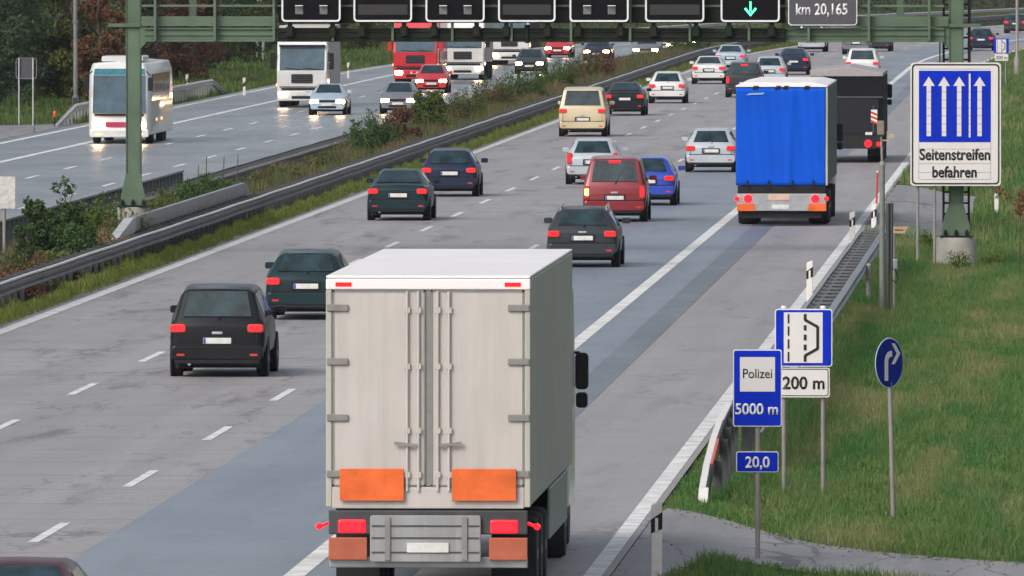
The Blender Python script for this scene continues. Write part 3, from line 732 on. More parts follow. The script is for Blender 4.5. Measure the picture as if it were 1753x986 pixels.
# raised barrier round the gantry foot
o = empty('raised_barrier', (-23.85, 334, .0), 0, 'raised grey barrier panel with slanted end in front of the left gantry post', 'barrier')
ya, yb = 0.0, 44.0
for k in range(11):
    mb = MB(); a = ya + k * 4; mb.box(-.06, .06, a + .02, a + 3.97, .72, 1.08); mb.build('panel', 'galv', o, .015)
mb = MB(); mb.prism_x([(-9.0, .50), (-6.0, .46), (.0, .74), (.0, 1.08), (-.9, 1.08)], -.12, .12); mb.build('slanted_end', 'rail_lite', o, .015)
mb = MB(); mb.prism_x([(yb, .72), (yb, 1.08), (yb + 3.6, .62), (yb + 2.8, .45)], -.08, .08); mb.build('far_end', 'galv', o, .015)
mb = MB(); mb.box(-.03, .03, 0, yb, .08, .71); mb.build('back_sheet', 'galv_dark', o)

# ------------------------------------------------------------------ the gantry and what hangs on it
GY = 341.0
def gx(px): return at(px, 200, GY).x
def gzz(py): return at(900, py, GY).z
xl, xr = gx(229), gx(1637)
zb_r = gz(xr, GY)
gan = empty('sign_gantry', (xl, GY, 0), 0, 'green steel sign gantry spanning the near carriageway', 'gantry')
def gp(mb, name, mat, bevel=.012): 
    o = mb.build(name, mat, gan, bevel); o.location = (-xl, -GY, 0); return o
zt = 8.3
for (x, z0, nm) in ((xl, 1.25, 0), (xr, .50, 1)):
    mb = MB(); mb.box(x - .165, x + .165, GY - .2, GY + .2, z0, zt); gp(mb, 'post', 'gantry_green', .015)
    for sx in (-1, 1):
        mb = MB(); mb.box(x + sx * .175 - .012, x + sx * .175 + .012, GY - .235, GY + .235, z0, zt); gp(mb, 'post_flange', 'gantry_green', .005)
    mb = MB(); w1 = .31 if nm == 0 else .36
    mb.prism_y([(x - w1, z0 - .02), (x + w1, z0 - .02), (x + w1, z0 + .22), (x + .19, z0 + .78), (x - .19, z0 + .78), (x - w1, z0 + .22)], GY - .27, GY - .238); gp(mb, 'foot_plate', 'gantry_green', .01)
    mb = MB(); mb.box(x - .4, x + .4, GY - .4, GY + .4, z0 - .06, z0 - .021); gp(mb, 'base_plate', 'gantry_dark', .005)
    for sx in (-.27, 0, .27):
        mb = MB(); mb.lathe([(.045, 0), (.045, .1), (.02, .16)], 8, c=(x + sx, GY - .34, z0 - .02)); gp(mb, 'anchor_bolt', 'gantry_dark', 0)
mb = MB(); mb.lathe([(.52, -.6), (.52, .70), (.50, .735)], 40, c=(xr, GY, -.30)); o = mb.build('pedestal', 'concrete', gan, smooth=40); o.location = (-xl, -GY, 0)
mb = MB(); mb.lathe([(.42, -.8), (.42, 1.17), (.40, 1.19)], 32, c=(xl, GY, 0)); o = mb.build('pedestal', 'concrete', gan, smooth=40); o.location = (-xl, -GY, 0)
zB, zT = gzz(71.5), gzz(47)
xA, xE = xl + .3, xr - .3
xs1, xs2 = gx(478), gx(1345)
# lower box girder: front face with flanges
for nm, xa, xb, mt in (('lower_girder', xA, xE, 'gantry_green'),):
    mb = MB(); mb.box(xa, xb, GY - .30, GY - .26, zB + .05, zT - .05); mb.box(xa, xb, GY - .37, GY + 1.2, zB, zB + .045); mb.box(xa, xb, GY - .36, GY - .2, zT - .05, zT - .01)
    mb.box(xa, xb, GY - .34, GY - .30, (zB + zT) / 2 - .025, (zB + zT) / 2 + .045); gp(mb, nm, mt, .004)
mb = MB(); mb.box(xA, xE, GY + 1.1, GY + 1.16, zB + .05, zT - .02); gp(mb, 'rear_girder', 'gantry_green', .004)
z1, z2 = gzz(45), gzz(28)
for xa, xb in ((xl + .22, xs1 - .06), (gx(1340), xr - .2)):
    mb = MB(); mb.box(xa, xb, GY - .33, GY - .28, z1, z2); gp(mb, 'upper_girder', 'gantry_green', .008)
mb = MB(); mb.box(xs1, xs2, GY - .36, GY - .31, gzz(39), 8.2); gp(mb, 'signal_backing', 'gantry_dark', .008)
mb = MB(); mb.box(xs1, xs2, GY - .47, GY - .374, zB + .02, zT - .02); mb.box(xs1, xs2, GY - .50, GY - .472, zB + .10, zB + .15); mb.box(xs1, xs2, GY - .50, GY - .472, zT - .12, zT - .07); gp(mb, 'girder_shade', 'gantry_dark', .006)  # added dark strip: walkway shade on the lower girder, put in as colour
mb = MB(); mb.box(xl + .22, xr - .2, GY + 1.1, GY + 1.15, z1 + 1.3, z2 + 1.3); gp(mb, 'rear_upper_girder', 'gantry_green', .008)
mb = MB(); zr_ = gzz(10); mb.box(gx(245), xr - .3, GY - .42, GY - .38, zr_ - .03, zr_ + .03); gp(mb, 'handrail', 'gantry_green', .008)
mb = MB(); mb.box(gx(245), xr - .3, GY - .42, GY - .38, zr_ + .55, zr_ + .61); gp(mb, 'handrail', 'gantry_green', .008)
for px in (268, 370, 471, 572, 674, 776, 877, 979, 1080, 1182, 1283, 1385, 1488, 1591):
    x = gx(px); mb = MB(); mb.box(x - .032, x + .032, GY - .56, GY - .375, zB + .02, zr_ + .62); gp(mb, 'railing_post', 'gantry_green', .006)
for px in (325, 1540):
    x = gx(px); mb = MB(); mb.box(x - .09, x + .09, GY + 1.17, GY + 1.3, zT, 8.2); gp(mb, 'rear_post', 'gantry_green', .008)
for sx, x in ((1, xl), (-1, xr)):
    mb = MB(); mb.prism_y([(p[0], p[1]) for p in ([(x + .19, zB - .18), (x + .36, zB - .02), (x + .36, zT + .02), (x + .19, zT + .16)] if sx > 0 else [(x - .36, zB - .02), (x - .19, zB - .18), (x - .19, zT + .16), (x - .36, zT + .02)])], GY - .25, GY - .20); gp(mb, 'gusset', 'gantry_green', .006)
    xo0, xo1 = (x - .62, x + .2) if sx > 0 else (x - .45, x + .62)
    mb = MB(); mb.box(xo0, xo1, GY - .29, GY - .245, z1 - .02, z1 + .07); gp(mb, 'cross_arm', 'gantry_green', .006)
    mb = MB(); mb.box(xo0, xo1, GY - .245, GY - .20, z1 + 1.7, z1 + 1.8); gp(mb, 'cross_arm', 'gantry_green', .006)
# ladder on the right post
for sx in (-1, 1):
    mb = MB(); xx = xr + sx * .32; mb.box(xx - .03, xx + .03, GY - .05, GY + .02, .6, 8.2)
    for z in np.arange(1.0, 8.1, .28): mb.box(min(xx, xr + sx * .18), max(xx, xr + sx * .18), GY - .03, GY, z, z + .05)
    gp(mb, 'ladder', 'gantry_dark', 0)
mb = MB(); mb.tube((gx(1609), GY - .2, 2.2), (gx(1609), GY - .2, zT), .018, n=6); mb.tube((gx(1661), GY - .2, 2.2), (gx(1661), GY - .2, 8.0), .015, n=6); gp(mb, 'cable', 'trim', 0)

SG = [(485, 586, 'lamps'), (608, 708, 'panel'), (731, 832, 'lamps'), (855, 953, 'panel'), (977, 1078, 'lamps'), (1106, 1207, 'panel'), (1235, 1336, 'arrow')]
SLAB = ['unlit black lane signal with two lamps, nearest the left gantry post', 'unlit blank black lane signal, first blank one from the left gantry post', 'unlit black lane signal with two lamps, above the red lorry',
        'unlit blank black lane signal above the rear white lorry', 'unlit black lane signal with two lamps, above the small red car', 'unlit blank black lane signal next to the lit green arrow signal', 'black lane signal showing a lit green arrow pointing down']
zs0 = gzz(37)
def yg(i): return GY - .75
for i, (a, b_, kd) in enumerate(SG):
    xa, xb = gx(a), gx(b_); w = xb - xa; xc = (xa + xb) / 2; hgt = w
    o = empty('lane_signal', (xc, yg(i), zs0), 0, SLAB[i], 'lane signal', 'lane signals on the gantry')
    mb = MB(); mb.prism_y(rrect(-w / 2 + .02, w / 2 - .02, .02, hgt - .02, .07), 0, .28); mb.build('housing', 'housing', o)
    mb = MB(); outer = rrect(-w / 2, w / 2, 0, hgt, .1, 6); inner = rrect(-w / 2 + .045, w / 2 - .045, .045, hgt - .045, .065, 6); n = len(outer)
    mb.add([(x, -.03, z) for x, z in outer] + [(x, -.03, z) for x, z in inner] + [(x, 0.02, z) for x, z in outer] + [(x, .0, z) for x, z in inner],
           [(k, (k + 1) % n, n + (k + 1) % n, n + k) for k in range(n)] + [(k, 2 * n + k, 2 * n + (k + 1) % n, (k + 1) % n) for k in range(n)] + [(n + k, n + (k + 1) % n, 3 * n + (k + 1) % n, 3 * n + k) for k in range(n)])
    mb.build('frame', 'rim_white', o)
    mb = MB(); mb.box(-w / 2 + .05, w / 2 - .05, -.012, -.002, .05, hgt - .05); mb.build('screen', 'screen', o)
    if kd == 'lamps':
        for sx in (-.3, .32):
            mb = MB(); mb.box(sx - .1, sx + .1, -.03, -.013, .19, .40); mb.build('lamp', 'lens_grey', o, .015)
            mb = MB(); mb.box(sx - .1, sx + .1, -.16, -.031, .40, .42); mb.build('lamp_hood', 'rim_white', o)
    elif kd == 'panel':
        mb = MB(); mb.box(-w * .42, w * .42, -.02, -.013, .18, .44); mb.build('dim_panel', pbr('dim_panel', (.022, .02, .018), .6) if 'dim_panel' not in bpy.data.materials else bpy.data.materials['dim_panel'], o)
    else:
        mb = MB(); ax = (1286 - (a + b_) / 2) / (b_ - a) * w; zt_ = .52
        def P(x, z): return (ax + x, z)
        mb.prism_y([P(-.025, .26), P(.025, .26), P(.025, zt_), P(-.025, zt_)], -.03, -.014)
        mb.prism_y([P(-.16, .33), P(-.0, .14), P(.0, .215), P(-.115, .365)], -.03, -.014); mb.prism_y([P(0, .14), P(.16, .33), P(.115, .365), P(0, .215)], -.03, -.014)
        mb.build('lit_arrow', 'arrow_green', o)
    for sx in (-.36, .36):
        mb = MB(); mb.box(sx * w - .06, sx * w + .06, .1, .16, -.36, .05); mb.box(sx * w - .10, sx * w + .10, .16, .28, -.38, -.12); mb.build('bracket', 'gantry_dark', o)
# km board
xa, xb = gx(1350), gx(1468); zk0 = gzz(43); w = xb - xa
o = empty('kilometre_board', ((xa + xb) / 2, GY - .62, zk0), 0, 'grey board on the gantry reading km 20,165', 'sign')
mb = MB(); mb.prism_y(rrect(-w / 2, w / 2, 0, .98, .09), 0, .04); mb.build('board', 'rim_white', o)
mb = MB(); mb.prism_y(rrect(-w / 2 + .025, w / 2 - .025, .025, .955, .075), -.006, -.001); mb.build('face', 'sign_grey', o)
text('lettering', 'km 20,165', 'rim_white', o, -w / 2 + .20, w / 2 - .24, .215, .56, -.012, .02)
mb = MB(); mb.box(-.05, .05, .04, .2, .1, .9); mb.build('bracket', 'gantry_dark', o)
# camera knob hanging on the girder
o = empty('gantry_sensor', (gx(904), GY - .5, gzz(60)), 0, 'small black sensor rod hanging on the gantry girder', 'sensor')
mb = MB(); mb.tube((0, 0, -.12), (0, 0, .22), .035, n=8); mb.build('rod', 'trim', o)
for z in (-.15, .22):
    mb = MB(); mb.lathe([(.03, -.05), (.075, -.03), (.075, .03), (.03, .05)], 10, c=(0, 0, z)); mb.build('knob', 'trim', o, smooth=40)

# ------------------------------------------------------------------ signs on the verge
def plate(name, parent, x0, x1, z0, z1, y, r, mat, th=.02):
    mb = MB(); mb.prism_y(rrect(x0, x1, z0, z1, r), y, y + th); return mb.build(name, mat, parent)
def postm(parent, x, z0, z1, r=.035, y=.05, mat='post_grey', name='post'):
    mb = MB(); mb.tube((x, y, z0), (x, y, z1), r, n=12); return mb.build(name, mat, parent, smooth=40)
# big sign beside the gantry
YS_ = GY - .9
pc = at(1636, 213, YS_); sw = at(1713, 200, YS_).x - at(1558, 200, YS_).x
bz = lambda py, Y: at(1500, py, Y).z
z0, z1 = bz(318, YS_), bz(107, YS_); gzv = gz(pc.x, YS_)
o = empty('hard_shoulder_sign', (pc.x, YS_, gzv), 0, 'tall white sign with four white arrows on blue reading Seitenstreifen befahren', 'sign')
z0 -= gzv; z1 -= gzv; H = z1 - z0; hw = sw / 2
def fx(px): return at(px, 200, YS_).x - pc.x
def fz(py): return bz(py, YS_) - gzv
plate('board', o, -hw, hw, z0, z1, 0, .09, 'sign_white', .06)
outer = rrect(-hw + .035, hw - .035, z0 + .035, z1 - .035, .1); inner = rrect(-hw + .075, hw - .075, z0 + .075, z1 - .075, .075); n = len(outer)
mb = MB(); mb.add([(x, -.004, z) for x, z in outer] + [(x, -.004, z) for x, z in inner], [(k, (k + 1) % n, n + (k + 1) % n, n + k) for k in range(n)]); mb.build('border', 'sign_black', o)
mb = MB(); mb.box(fx(1573), fx(1696), -.010, -.002, fz(243), fz(121)); mb.build('blue_panel', 'sign_blue', o)
for px in (1590, 1616, 1642, 1677):
    xx = fx(px); mb = MB()
    mb.prism_y([(xx - .055, fz(233)), (xx + .055, fz(233)), (xx + .055, fz(147)), (xx + .15, fz(147)), (xx, fz(131)), (xx - .15, fz(147)), (xx - .055, fz(147))], -.016, -.0105); mb.build('arrow', 'sign_white', o)
mb = MB(); mb.box(fx(1658.5), fx(1661.5), -.016, -.0105, fz(235), fz(126)); mb.build('lane_line', 'sign_white', o)
mb = MB()
for py in (157, 171, 185, 198, 212, 226): mb.box(fx(1573), fx(1696), -.0172, -.0162, fz(py) - .004, fz(py) + .004)
for py in (118, 255, 280, 295, 307): mb.box(fx(1573), fx(1696), -.0052, -.0042, fz(py) - .003, fz(py) + .003)
for px in (1573, 1696): mb.box(fx(px) - .003, fx(px) + .003, -.0052, -.0042, fz(307), fz(244))
mb.build('slat_joints', 'sign_black', o)
text('lettering', 'Seitenstreifen', 'sign_black', o, fx(1574), fx(1695), fz(274), fz(254), -.012, .022)
text('lettering', 'befahren', 'sign_black', o, fx(1596), fx(1672), fz(304), fz(284), -.012, .022)
for px in (1571, 1600): postm(o, fx(px), -.3, z1 - .2, .04, .11)
for zz in (.3, 1.6, 2.8):
    mb = MB(); mb.box(-.5, .5, .06, .62, z0 + zz, z0 + zz + .08); mb.build('bracket', 'gantry_dark', o)

def verge_sign(name, base, label):
    p = G(*base, -.25); p.z = gz(p.x, p.y)
    o = empty(name, p, 0, label, 'sign')
    return o, (lambda px: at(px, 500, p.y).x - p.x), (lambda py: at(base[0], py, p.y).z - p.z), p
o, fx, fz, p = verge_sign('police_sign', (1297, 962), 'blue sign with white square reading Polizei above 5000 m')
plate('board', o, fx(1255), fx(1338.5), fz(730), fz(598), -.05, .035, 'rim_white')
plate('face', o, fx(1256.8), fx(1336.7), fz(728), fz(600), -.058, .025, 'sign_blue', .006)
plate('white_panel', o, fx(1267), fx(1327), fz(670), fz(611), -.064, .004, 'sign_white', .005)
text('lettering', 'Polizei', 'sign_black', o, fx(1272), fx(1322), fz(647), fz(631), -.068, .002)
text('lettering', '5000 m', 'rim_white', o, fx(1259), fx(1332.5), fz(710), fz(690), -.066, .022)
postm(o, 0, -.35, fz(600), .034, .0)
o2 = empty('kilometre_plate', (p.x, p.y, p.z + fz(808)), 0, 'small blue plate reading 20,0 below the police sign', 'sign')
zz = fz(808); plate('board', o2, fx(1260.5), fx(1333), 0, fz(772.5) - zz, -.05, .03, 'rim_white'); plate('face', o2, fx(1262), fx(1331.5), fz(806.5) - zz, fz(774) - zz, -.058, .022, 'sign_blue', .006)
text('lettering', '20,0', 'rim_white', o2, fx(1276), fx(1318), fz(804) - zz, fz(781) - zz, -.066, .022)
# lay-by sign with distance plate
o, fx, fz, p = verge_sign('lay_by_sign', (1375, 850), 'blue and white sign showing a lay-by symbol, behind the police sign')
plate('board', o, fx(1326.5), fx(1425), fz(627.5), fz(528.5), -.05, .045, 'rim_white')
plate('face', o, fx(1328.5), fx(1423), fz(625.5), fz(530.5), -.058, .03, 'sign_blue', .006)
plate('white_panel', o, fx(1342), fx(1408.5), fz(621), fz(534.5), -.064, .004, 'sign_white', .005)
def symbol(parent, fx, fz, X0, Y0, kx, ky, y=-.07):
    """broken lane lines and the bulging bay line; X0, Y0 pixel of the panel's corner, kx, ky pixels per unit"""
    mb = MB(); q = lambda a, b_: (fx(X0 + a * kx), fz(Y0 + b_ * ky))
    for b0, b1 in ((3, 19), (24, 40), (46, 62), (68, 84)): mb.prism_y([q(6.5, b1), q(9.5, b1), q(9.5, b0), q(6.5, b0)], y, y + .005)
    for b0, b1 in ((22, 31), (38, 48), (55, 65)): mb.prism_y([q(34, b1), q(39, b1), q(39, b0), q(34, b0)], y, y + .005)
    mb.build('broken_line', 'sign_black', parent); mb = MB()
    path = [(36.5, 3), (36.5, 13), (58, 25), (58, 62), (36.5, 74), (36.5, 84)]
    for (a0, b0), (a1, b1) in zip(path, path[1:]):
        pa, pb = Vector((fx(X0 + a0 * kx), y + .002, fz(Y0 + b0 * ky))), Vector((fx(X0 + a1 * kx), y + .002, fz(Y0 + b1 * ky)))
        d = (pb - pa).normalized(); nn = Vector((-d.z, 0, d.x)) * (2.5 * abs(fx(101) - fx(100)) * kx)
        pa -= d * .004; pb += d * .004
        mb.prism_y([((pa - nn).x, (pa - nn).z), ((pb - nn).x, (pb - nn).z), ((pb + nn).x, (pb + nn).z), ((pa + nn).x, (pa + nn).z)], y, y + .005)
    return mb.build('bay_line', 'sign_black', parent)
symbol(o, fx, fz, 1342, 534.5, 1, 1)
for px in (1342, 1409): 
    postm(o, fx(px), -.3, fz(529), .034, .02)
    mb = MB(); mb.lathe([(.036, 0), (.05, .01), (.04, .05)], 10, c=(fx(px), .02, fz(529))); mb.build('post_cap', 'rim_white', o, smooth=40)
o2 = empty('distance_plate', (p.x, p.y, p.z + fz(680)), 0, 'white plate reading 200 m under the near lay-by sign', 'sign'); zz = fz(680)
plate('board', o2, fx(1333), fx(1420.5), 0, fz(629.5) - zz, -.05, .03, 'sign_white')
outer = rrect(fx(1335), fx(1418.5), .02, fz(631) - zz, .03); inner = rrect(fx(1336.5), fx(1417), .032, fz(632.5) - zz, .024); n = len(outer)
mb = MB(); mb.add([(x, -.054, z) for x, z in outer] + [(x, -.054, z) for x, z in inner], [(k, (k + 1) % n, n + (k + 1) % n, n + k) for k in range(n)]); mb.build('border', 'sign_black', o2)
text('lettering', '200 m', 'sign_black', o2, fx(1340), fx(1411.5), fz(666) - zz, fz(644) - zz, -.058, .018)
# round sign
p = G(1530, 886, -.3); p.z = gz(p.x, p.y)
o = empty('turn_right_sign', p, 0, 'round blue sign with white right turn arrow on a leaning post', 'sign')
lean = (1523.5 - 1530) / 221.0; zc = at(1530, 621, p.y).z - p.z; rd = .37; an = R(57.5)
Rz = Matrix.Rotation(an, 4, 'Z'); off = Vector((lean * zc, -.06, zc))
mb = MB(); mb.tube((0, 0, -.3), (lean * (zc + rd), 0, zc + rd), .034, n=12); mb.build('post', 'post_grey', o, smooth=40)
d_ = empty('tmp', (0, 0, 0)); bpy.data.objects.remove(d_)
def disc(name, r, y, mat, th):
    mb = MB(); mb.prism_y([(r * math.cos(a), r * math.sin(a)) for a in np.linspace(0, 2 * math.pi, 48, endpoint=False)], y, y + th)
    ob = mb.build(name, mat, o); ob.location = off; ob.rotation_euler = (0, 0, an); return ob
disc('board', rd, 0, 'rim_white', .006); disc('face', rd - .014, -.006, 'sign_navy', .006)
mb = MB(); poly = []
poly = [(-.13, -.26), (-.045, -.26), (-.045, .02)] + [(-.045 + .07 * (1 - math.cos(a)), .02 + .07 * math.sin(a)) for a in np.linspace(.3, math.pi / 2, 4)] + [(.06, .09)]
poly2 = [(.06, .175), (.025, .175)] + [(.025 - .155 * math.sin(a), .02 + .155 * math.cos(a)) for a in np.linspace(0.2, math.pi / 2, 6)]
mb.prism_y(poly + poly2, -.012, -.0065)
mb.prism_y([(.05, -.02), (.13, -.02), (.28, .132), (.13, .285), (.05, .285), (.19, .132)], -.0125, -.0065)
ob = mb.build('arrow', 'sign_white', o); ob.location = off; ob.rotation_euler = (0, 0, an)

# guide posts
def guide_post(p, label, h=1.0, refl='plastic_white', left=False):
    o = empty('guide_post', p, 0, label, 'guide post', 'guide posts along the road')
    w = .07
    def slab(z0, z1, z2, z3, y0, y1, ww=w): return [(-ww, z0), (ww, z1), (ww, z2), (-ww, z3)]
    mb = MB(); mb.prism_y([(-w, -.2), (w, -.2), (w, h + .0), (-w, h - .05)], 0, .10); mb.build('body', 'plastic_white', o, .012)
    a, b_ = (.02, .10) if not left else (.10, .02)
    mb = MB(); mb.prism_y([(-w - .003, h - .42 - a + .02), (w + .003, h - .42 + b_ - .06 + .02), (w + .003, h - .22 + b_ - .02), (-w - .003, h - .22 - a)], -.004, .104); mb.build('black_band', 'trim', o)
    mb = MB(); mb.box(-.02, .02, -.010, -.0045, h - .40, h - .22); mb.build('reflector', refl, o); return o
def gpos(px, py, z=-.05): q = G(px, py, z); q.z = gz(q.x, q.y); return q
pp = gpos(1124, 992); guide_post(pp, 'white guide post beside the service path, nearest the camera', 1.03)
guide_post(gpos(1386, 524), 'guide post beside the ladder like verge rail, nearer of the two there')
guide_post(gpos(1459, 428), 'guide post at the middle of the ladder like verge rail')
guide_post(gpos(1496, 392), 'guide post in front of the emergency bay at the end of verge rail', .7)
guide_post(gpos(320, 160, ZL), 'guide post behind the coach, before the silver rail end', 1.0, 'plastic_white', True)
guide_post(gpos(418, 163, ZL), 'guide post directly at the bent down silver rail end', 1.0, 'red_refl', True)
guide_post(gpos(596, 134, ZL), 'guide post right of the big white lorry', 1.0, 'plastic_white', True)
guide_post(gpos(1702, 38 + 0, -.2) , 'tiny far guide post below the distant wood', 1.0)
q = gpos(1706, 352); o = empty('marker_post', q, 0, 'short white marker post in grass right of the big arrow sign', 'post'); mb = MB(); mb.box(-.06, .06, 0, .1, -.1, .62); mb.build('body', 'plastic_white', o, .01); mb = MB(); mb.box(-.045, .045, -.008, -.002, .46, .56); mb.build('cap_band', 'post_grey', o)
q = gpos(1500, 352); o = empty('snow_pole', q, 0, 'thin red snow pole beside the emergency bay', 'pole'); mb = MB(); mb.tube((0, 0, -.2), (.04, 0, 1.0), .03, n=8); mb.build('rod', 'red_refl', o); mb = MB(); mb.tube((.04, 0, 1.0), (.042, 0, 1.06), .031, n=8); mb.build('tip', 'plastic_white', o)
# poles on the verge
q = gpos(1510, 538, -.25); o = empty('traffic_detector', q, 0, 'slim grey pole topped by a box shaped traffic detector', 'detector pole')
ztop = at(1510, 205, q.y).z - q.z; zmid = at(1510, 280, q.y).z - q.z
mb = MB(); mb.tube((0, 0, -.3), (0, 0, zmid), .062, n=14); mb.build('pole', pbr('pole_green', (.17, .19, .17), .5), o, smooth=40)
mb = MB(); mb.tube((0, 0, zmid), (-.02, 0, ztop - .3), .028, n=10); mb.lathe([(.07, 0), (.07, .06), (.04, .1)], 12, c=(0, 0, zmid - .05)); mb.build('upper_pole', 'post_grey', o, smooth=40)
mb = MB(); mb.box(-.11, .05, -.12, .10, ztop - .34, ztop - .02); mb.build('detector_box', pbr('box_tan', (.20, .17, .13), .6), o, .02)
mb = MB(); mb.box(.055, .09, -.08, .10, ztop - .30, ztop - .03); mb.build('side_plate', 'trim', o)
mb = MB(); mb.box(.10, .26, -.02, .02, zmid + .56, zmid + .66); mb.box(.0, .16, -.012, .012, zmid + .5, zmid + .53); mb.build('small_plate', pbr('plate_tan', (.45, .38, .28), .6), o)
q2 = gpos(1521.5, 540, -.25); o = empty('cable_post', q2, 0, 'dark double post with cables next to the detector pole', 'post'); zt2 = at(1521, 348, q2.y).z - q2.z
mb = MB(); mb.tube((-.02, 0, -.3), (-.02, 0, zt2), .048, n=10); mb.tube((.06, .03, 1.0), (.06, .03, zt2), .04, n=10); mb.build('post', 'galv_dark', o, smooth=40)
mb = MB(); mb.box(.09, .2, -.06, .06, 1.02, 1.25); mb.build('box', 'galv', o, .02)
mb = MB(); pts = [Vector((.14, 0, 1.02)), Vector((.2, 0, .85)), Vector((.16, 0, .72)), Vector((.06, 0, .8))]
for a, b_ in zip(pts, pts[1:]): mb.tube(a, b_, .013, n=6)
mb.build('cable', 'trim', o)
q3 = gpos(1540, 420, -.2); o = empty('direction_board', (q3.x, q2.y + 1.5, q3.z), 0, 'small cream pointed board on a post behind the dark double post', 'sign'); q3 = o.location
c0 = at(1527, 394, q3.y); z_ = c0.z - q3.z; x_ = c0.x - q3.x
mb = MB(); mb.prism_y([(x_, z_ - .07), (x_ + .27, z_ - .07), (x_ + .36, z_ + .08), (x_, z_ + .08)], -.02, .0); mb.build('board', pbr('board_cream', (.55, .40, .24), .6), o)
mb = MB(); mb.box(x_ + .06, x_ + .25, -.026, -.021, z_ - .015, z_ + .02); mb.build('dark_line', pbr('brown_line', (.25, .08, .04), .6), o)
mb = MB(); mb.tube((x_ + .05, .02, -.2), (x_ + .05, .02, z_ + .05), .03, n=8); mb.build('post', 'post_grey', o)
q = gpos(1487, 518, -.2); o = empty('stub_post', q, 0, 'short thick grey stub post in the grass beside the verge rail', 'post'); mb = MB(); mb.lathe([(.06, -.2), (.06, .78)], 14); mb.build('tube', 'post_grey', o, smooth=40); mb = MB(); mb.lathe([(.065, .78), (.065, .82), (.03, .84)], 14); mb.build('cap', 'concrete', o, smooth=40)
p = at(1746, 345, 330); zt_ = p.z - gz(p.x, 330)
o = empty('autumn_sapling', (p.x, 330, gz(p.x, 330)), 0, 'small rust leaved sapling at the right picture edge in the verge', 'plant')
mb = MB(); mb.tube((0, 0, -.1), (.03, 0, zt_ + .25), .018, .006, 6); mb.tube((0, 0, zt_ * .6), (-.55, .1, zt_ + .28), .008, .004, 6); mb.build('stem', 'bark', o)
link('foliage', leaf_mesh('foliage', [(0, 0, zt_), (.08, 0, zt_ + .2), (-.02, 0, zt_ - .22), (-.5, .1, zt_ + .25), (-.3, .1, zt_ + .12)], [.16, .14, .13, .12, .08], 55, .055, 'lf_rust'), o)
for px, py, h, w, lb in ((1640, 462, .55, .28, 'leafy weed directly before the concrete gantry pedestal'), (1700, 455, .35, .3, 'low weed right of the concrete gantry pedestal'), (1590, 425, .5, .2, 'weed at the post foot of the big arrow sign')):
    q = gpos(px, py, -.25); shrub('weed_plant', q.x, q.y, h, w, 'lf_bright', lb, n=9, per=40, size=.03, stems=4)
# far lay-by sign and lamp post
p = G(1715, 148, -.25); p.z = gz(p.x, p.y)
o = empty('lay_by_sign', p, 0, 'small distant lay-by sign at the far verge, right of the big arrow sign', 'sign')
fx = lambda px: at(px, 100, p.y).x - p.x; fz = lambda py: at(1715, py, p.y).z - p.z
plate('board', o, fx(1701), fx(1727), fz(91), fz(66), -.05, .03, 'sign_blue'); plate('white_panel', o, fx(1705.5), fx(1722.5), fz(90), fz(67.5), -.06, .01, 'sign_white', .008)
symbol(o, fx, fz, 1705.5, 67.5, 17 / 66.5, 22.5 / 86.5, -.07)
postm(o, fx(1721.5), -.3, fz(68), .035, .02); postm(o, fx(1707), -.3, fz(68), .035, .02)
o2 = empty('distance_plate', (p.x, p.y, p.z + fz(104)), 0, 'white plate reading 200 m under the distant lay-by sign', 'sign'); zz = fz(104)
plate('board', o2, fx(1703), fx(1726), 0, fz(92.5) - zz, -.05, .02, 'sign_white'); text('lettering', '200 m', 'sign_black', o2, fx(1705), fx(1724.5), fz(101.5) - zz, fz(95.5) - zz, -.056, .01)
p = G(1741, 128, -.25); p.z = gz(p.x, p.y); o = empty('lamp_post', p, 0, 'grey pole with wider foot on the far right verge', 'pole')
mb = MB(); mb.lathe([(.16, -.2), (.16, 1.0), (.085, 1.1), (.075, 7.5)], 12); mb.build('pole', 'post_grey', o, smooth=40); mb = MB(); mb.tube((0, 0, 7.5), (-.9, 0, 7.75), .05, n=8); mb.box(-1.5, -.85, -.13, .13, 7.7, 7.85); mb.build('lamp_head', 'post_grey', o)
p = G(1741, 60, -.2); p.x += .3; p.z = gz(p.x, p.y); o = empty('far_blue_sign', p, 0, 'far blue and white sign partly behind the grey pole', 'sign')
mb = MB(); mb.box(-.55, .55, 0, .04, .25, 1.15); mb.build('board', 'sign_blue', o); mb = MB(); mb.box(-.1, .5, -.012, -.002, .3, 1.1); mb.build('white_panel', 'sign_white', o); postm(o, -.1, -.2, 1.1, .05, .08)

# left side furniture
pa = G(44, 216, ZL); pa.z = gz(pa.x, pa.y); o = empty('sign_from_behind', pa, 0, 'dark sign seen from behind on two thin pale posts', 'sign')
fx = lambda px: at(px, 100, pa.y).x - pa.x; fz = lambda py: at(44, py, pa.y).z - pa.z
plate('board', o, fx(31), fx(59), fz(134), fz(100), .04, .05, 'sign_grey', .03)
outer = rrect(fx(27), fx(63), fz(135), fz(99), .12); inner = rrect(fx(28), fx(62), fz(134), fz(100), .1); n = len(outer)
mb = MB(); mb.add([(x, y, z) for y in (0, .03) for x, z in outer] + [(x, y, z) for y in (0, .03) for x, z in inner], [(k, (k + 1) % n, 2 * n + (k + 1) % n, 2 * n + k) for k in range(n)] + [(n + k, n + (k + 1) % n, 3 * n + (k + 1) % n, 3 * n + k) for k in range(n)] + [(k, (k + 1) % n, n + (k + 1) % n, n + k) for k in range(n)]); mb.build('frame', 'galv', o)
for px in (32.5, 56.5): postm(o, fx(px), -.3, fz(99), .035, -.03, 'rail_lite')
pa = G(129, 194, ZL); pa.z = gz(pa.x, pa.y); o = empty('tall_pole', pa, 0, 'tall slim grey steel pole before the wood, left of the coach', 'pole')
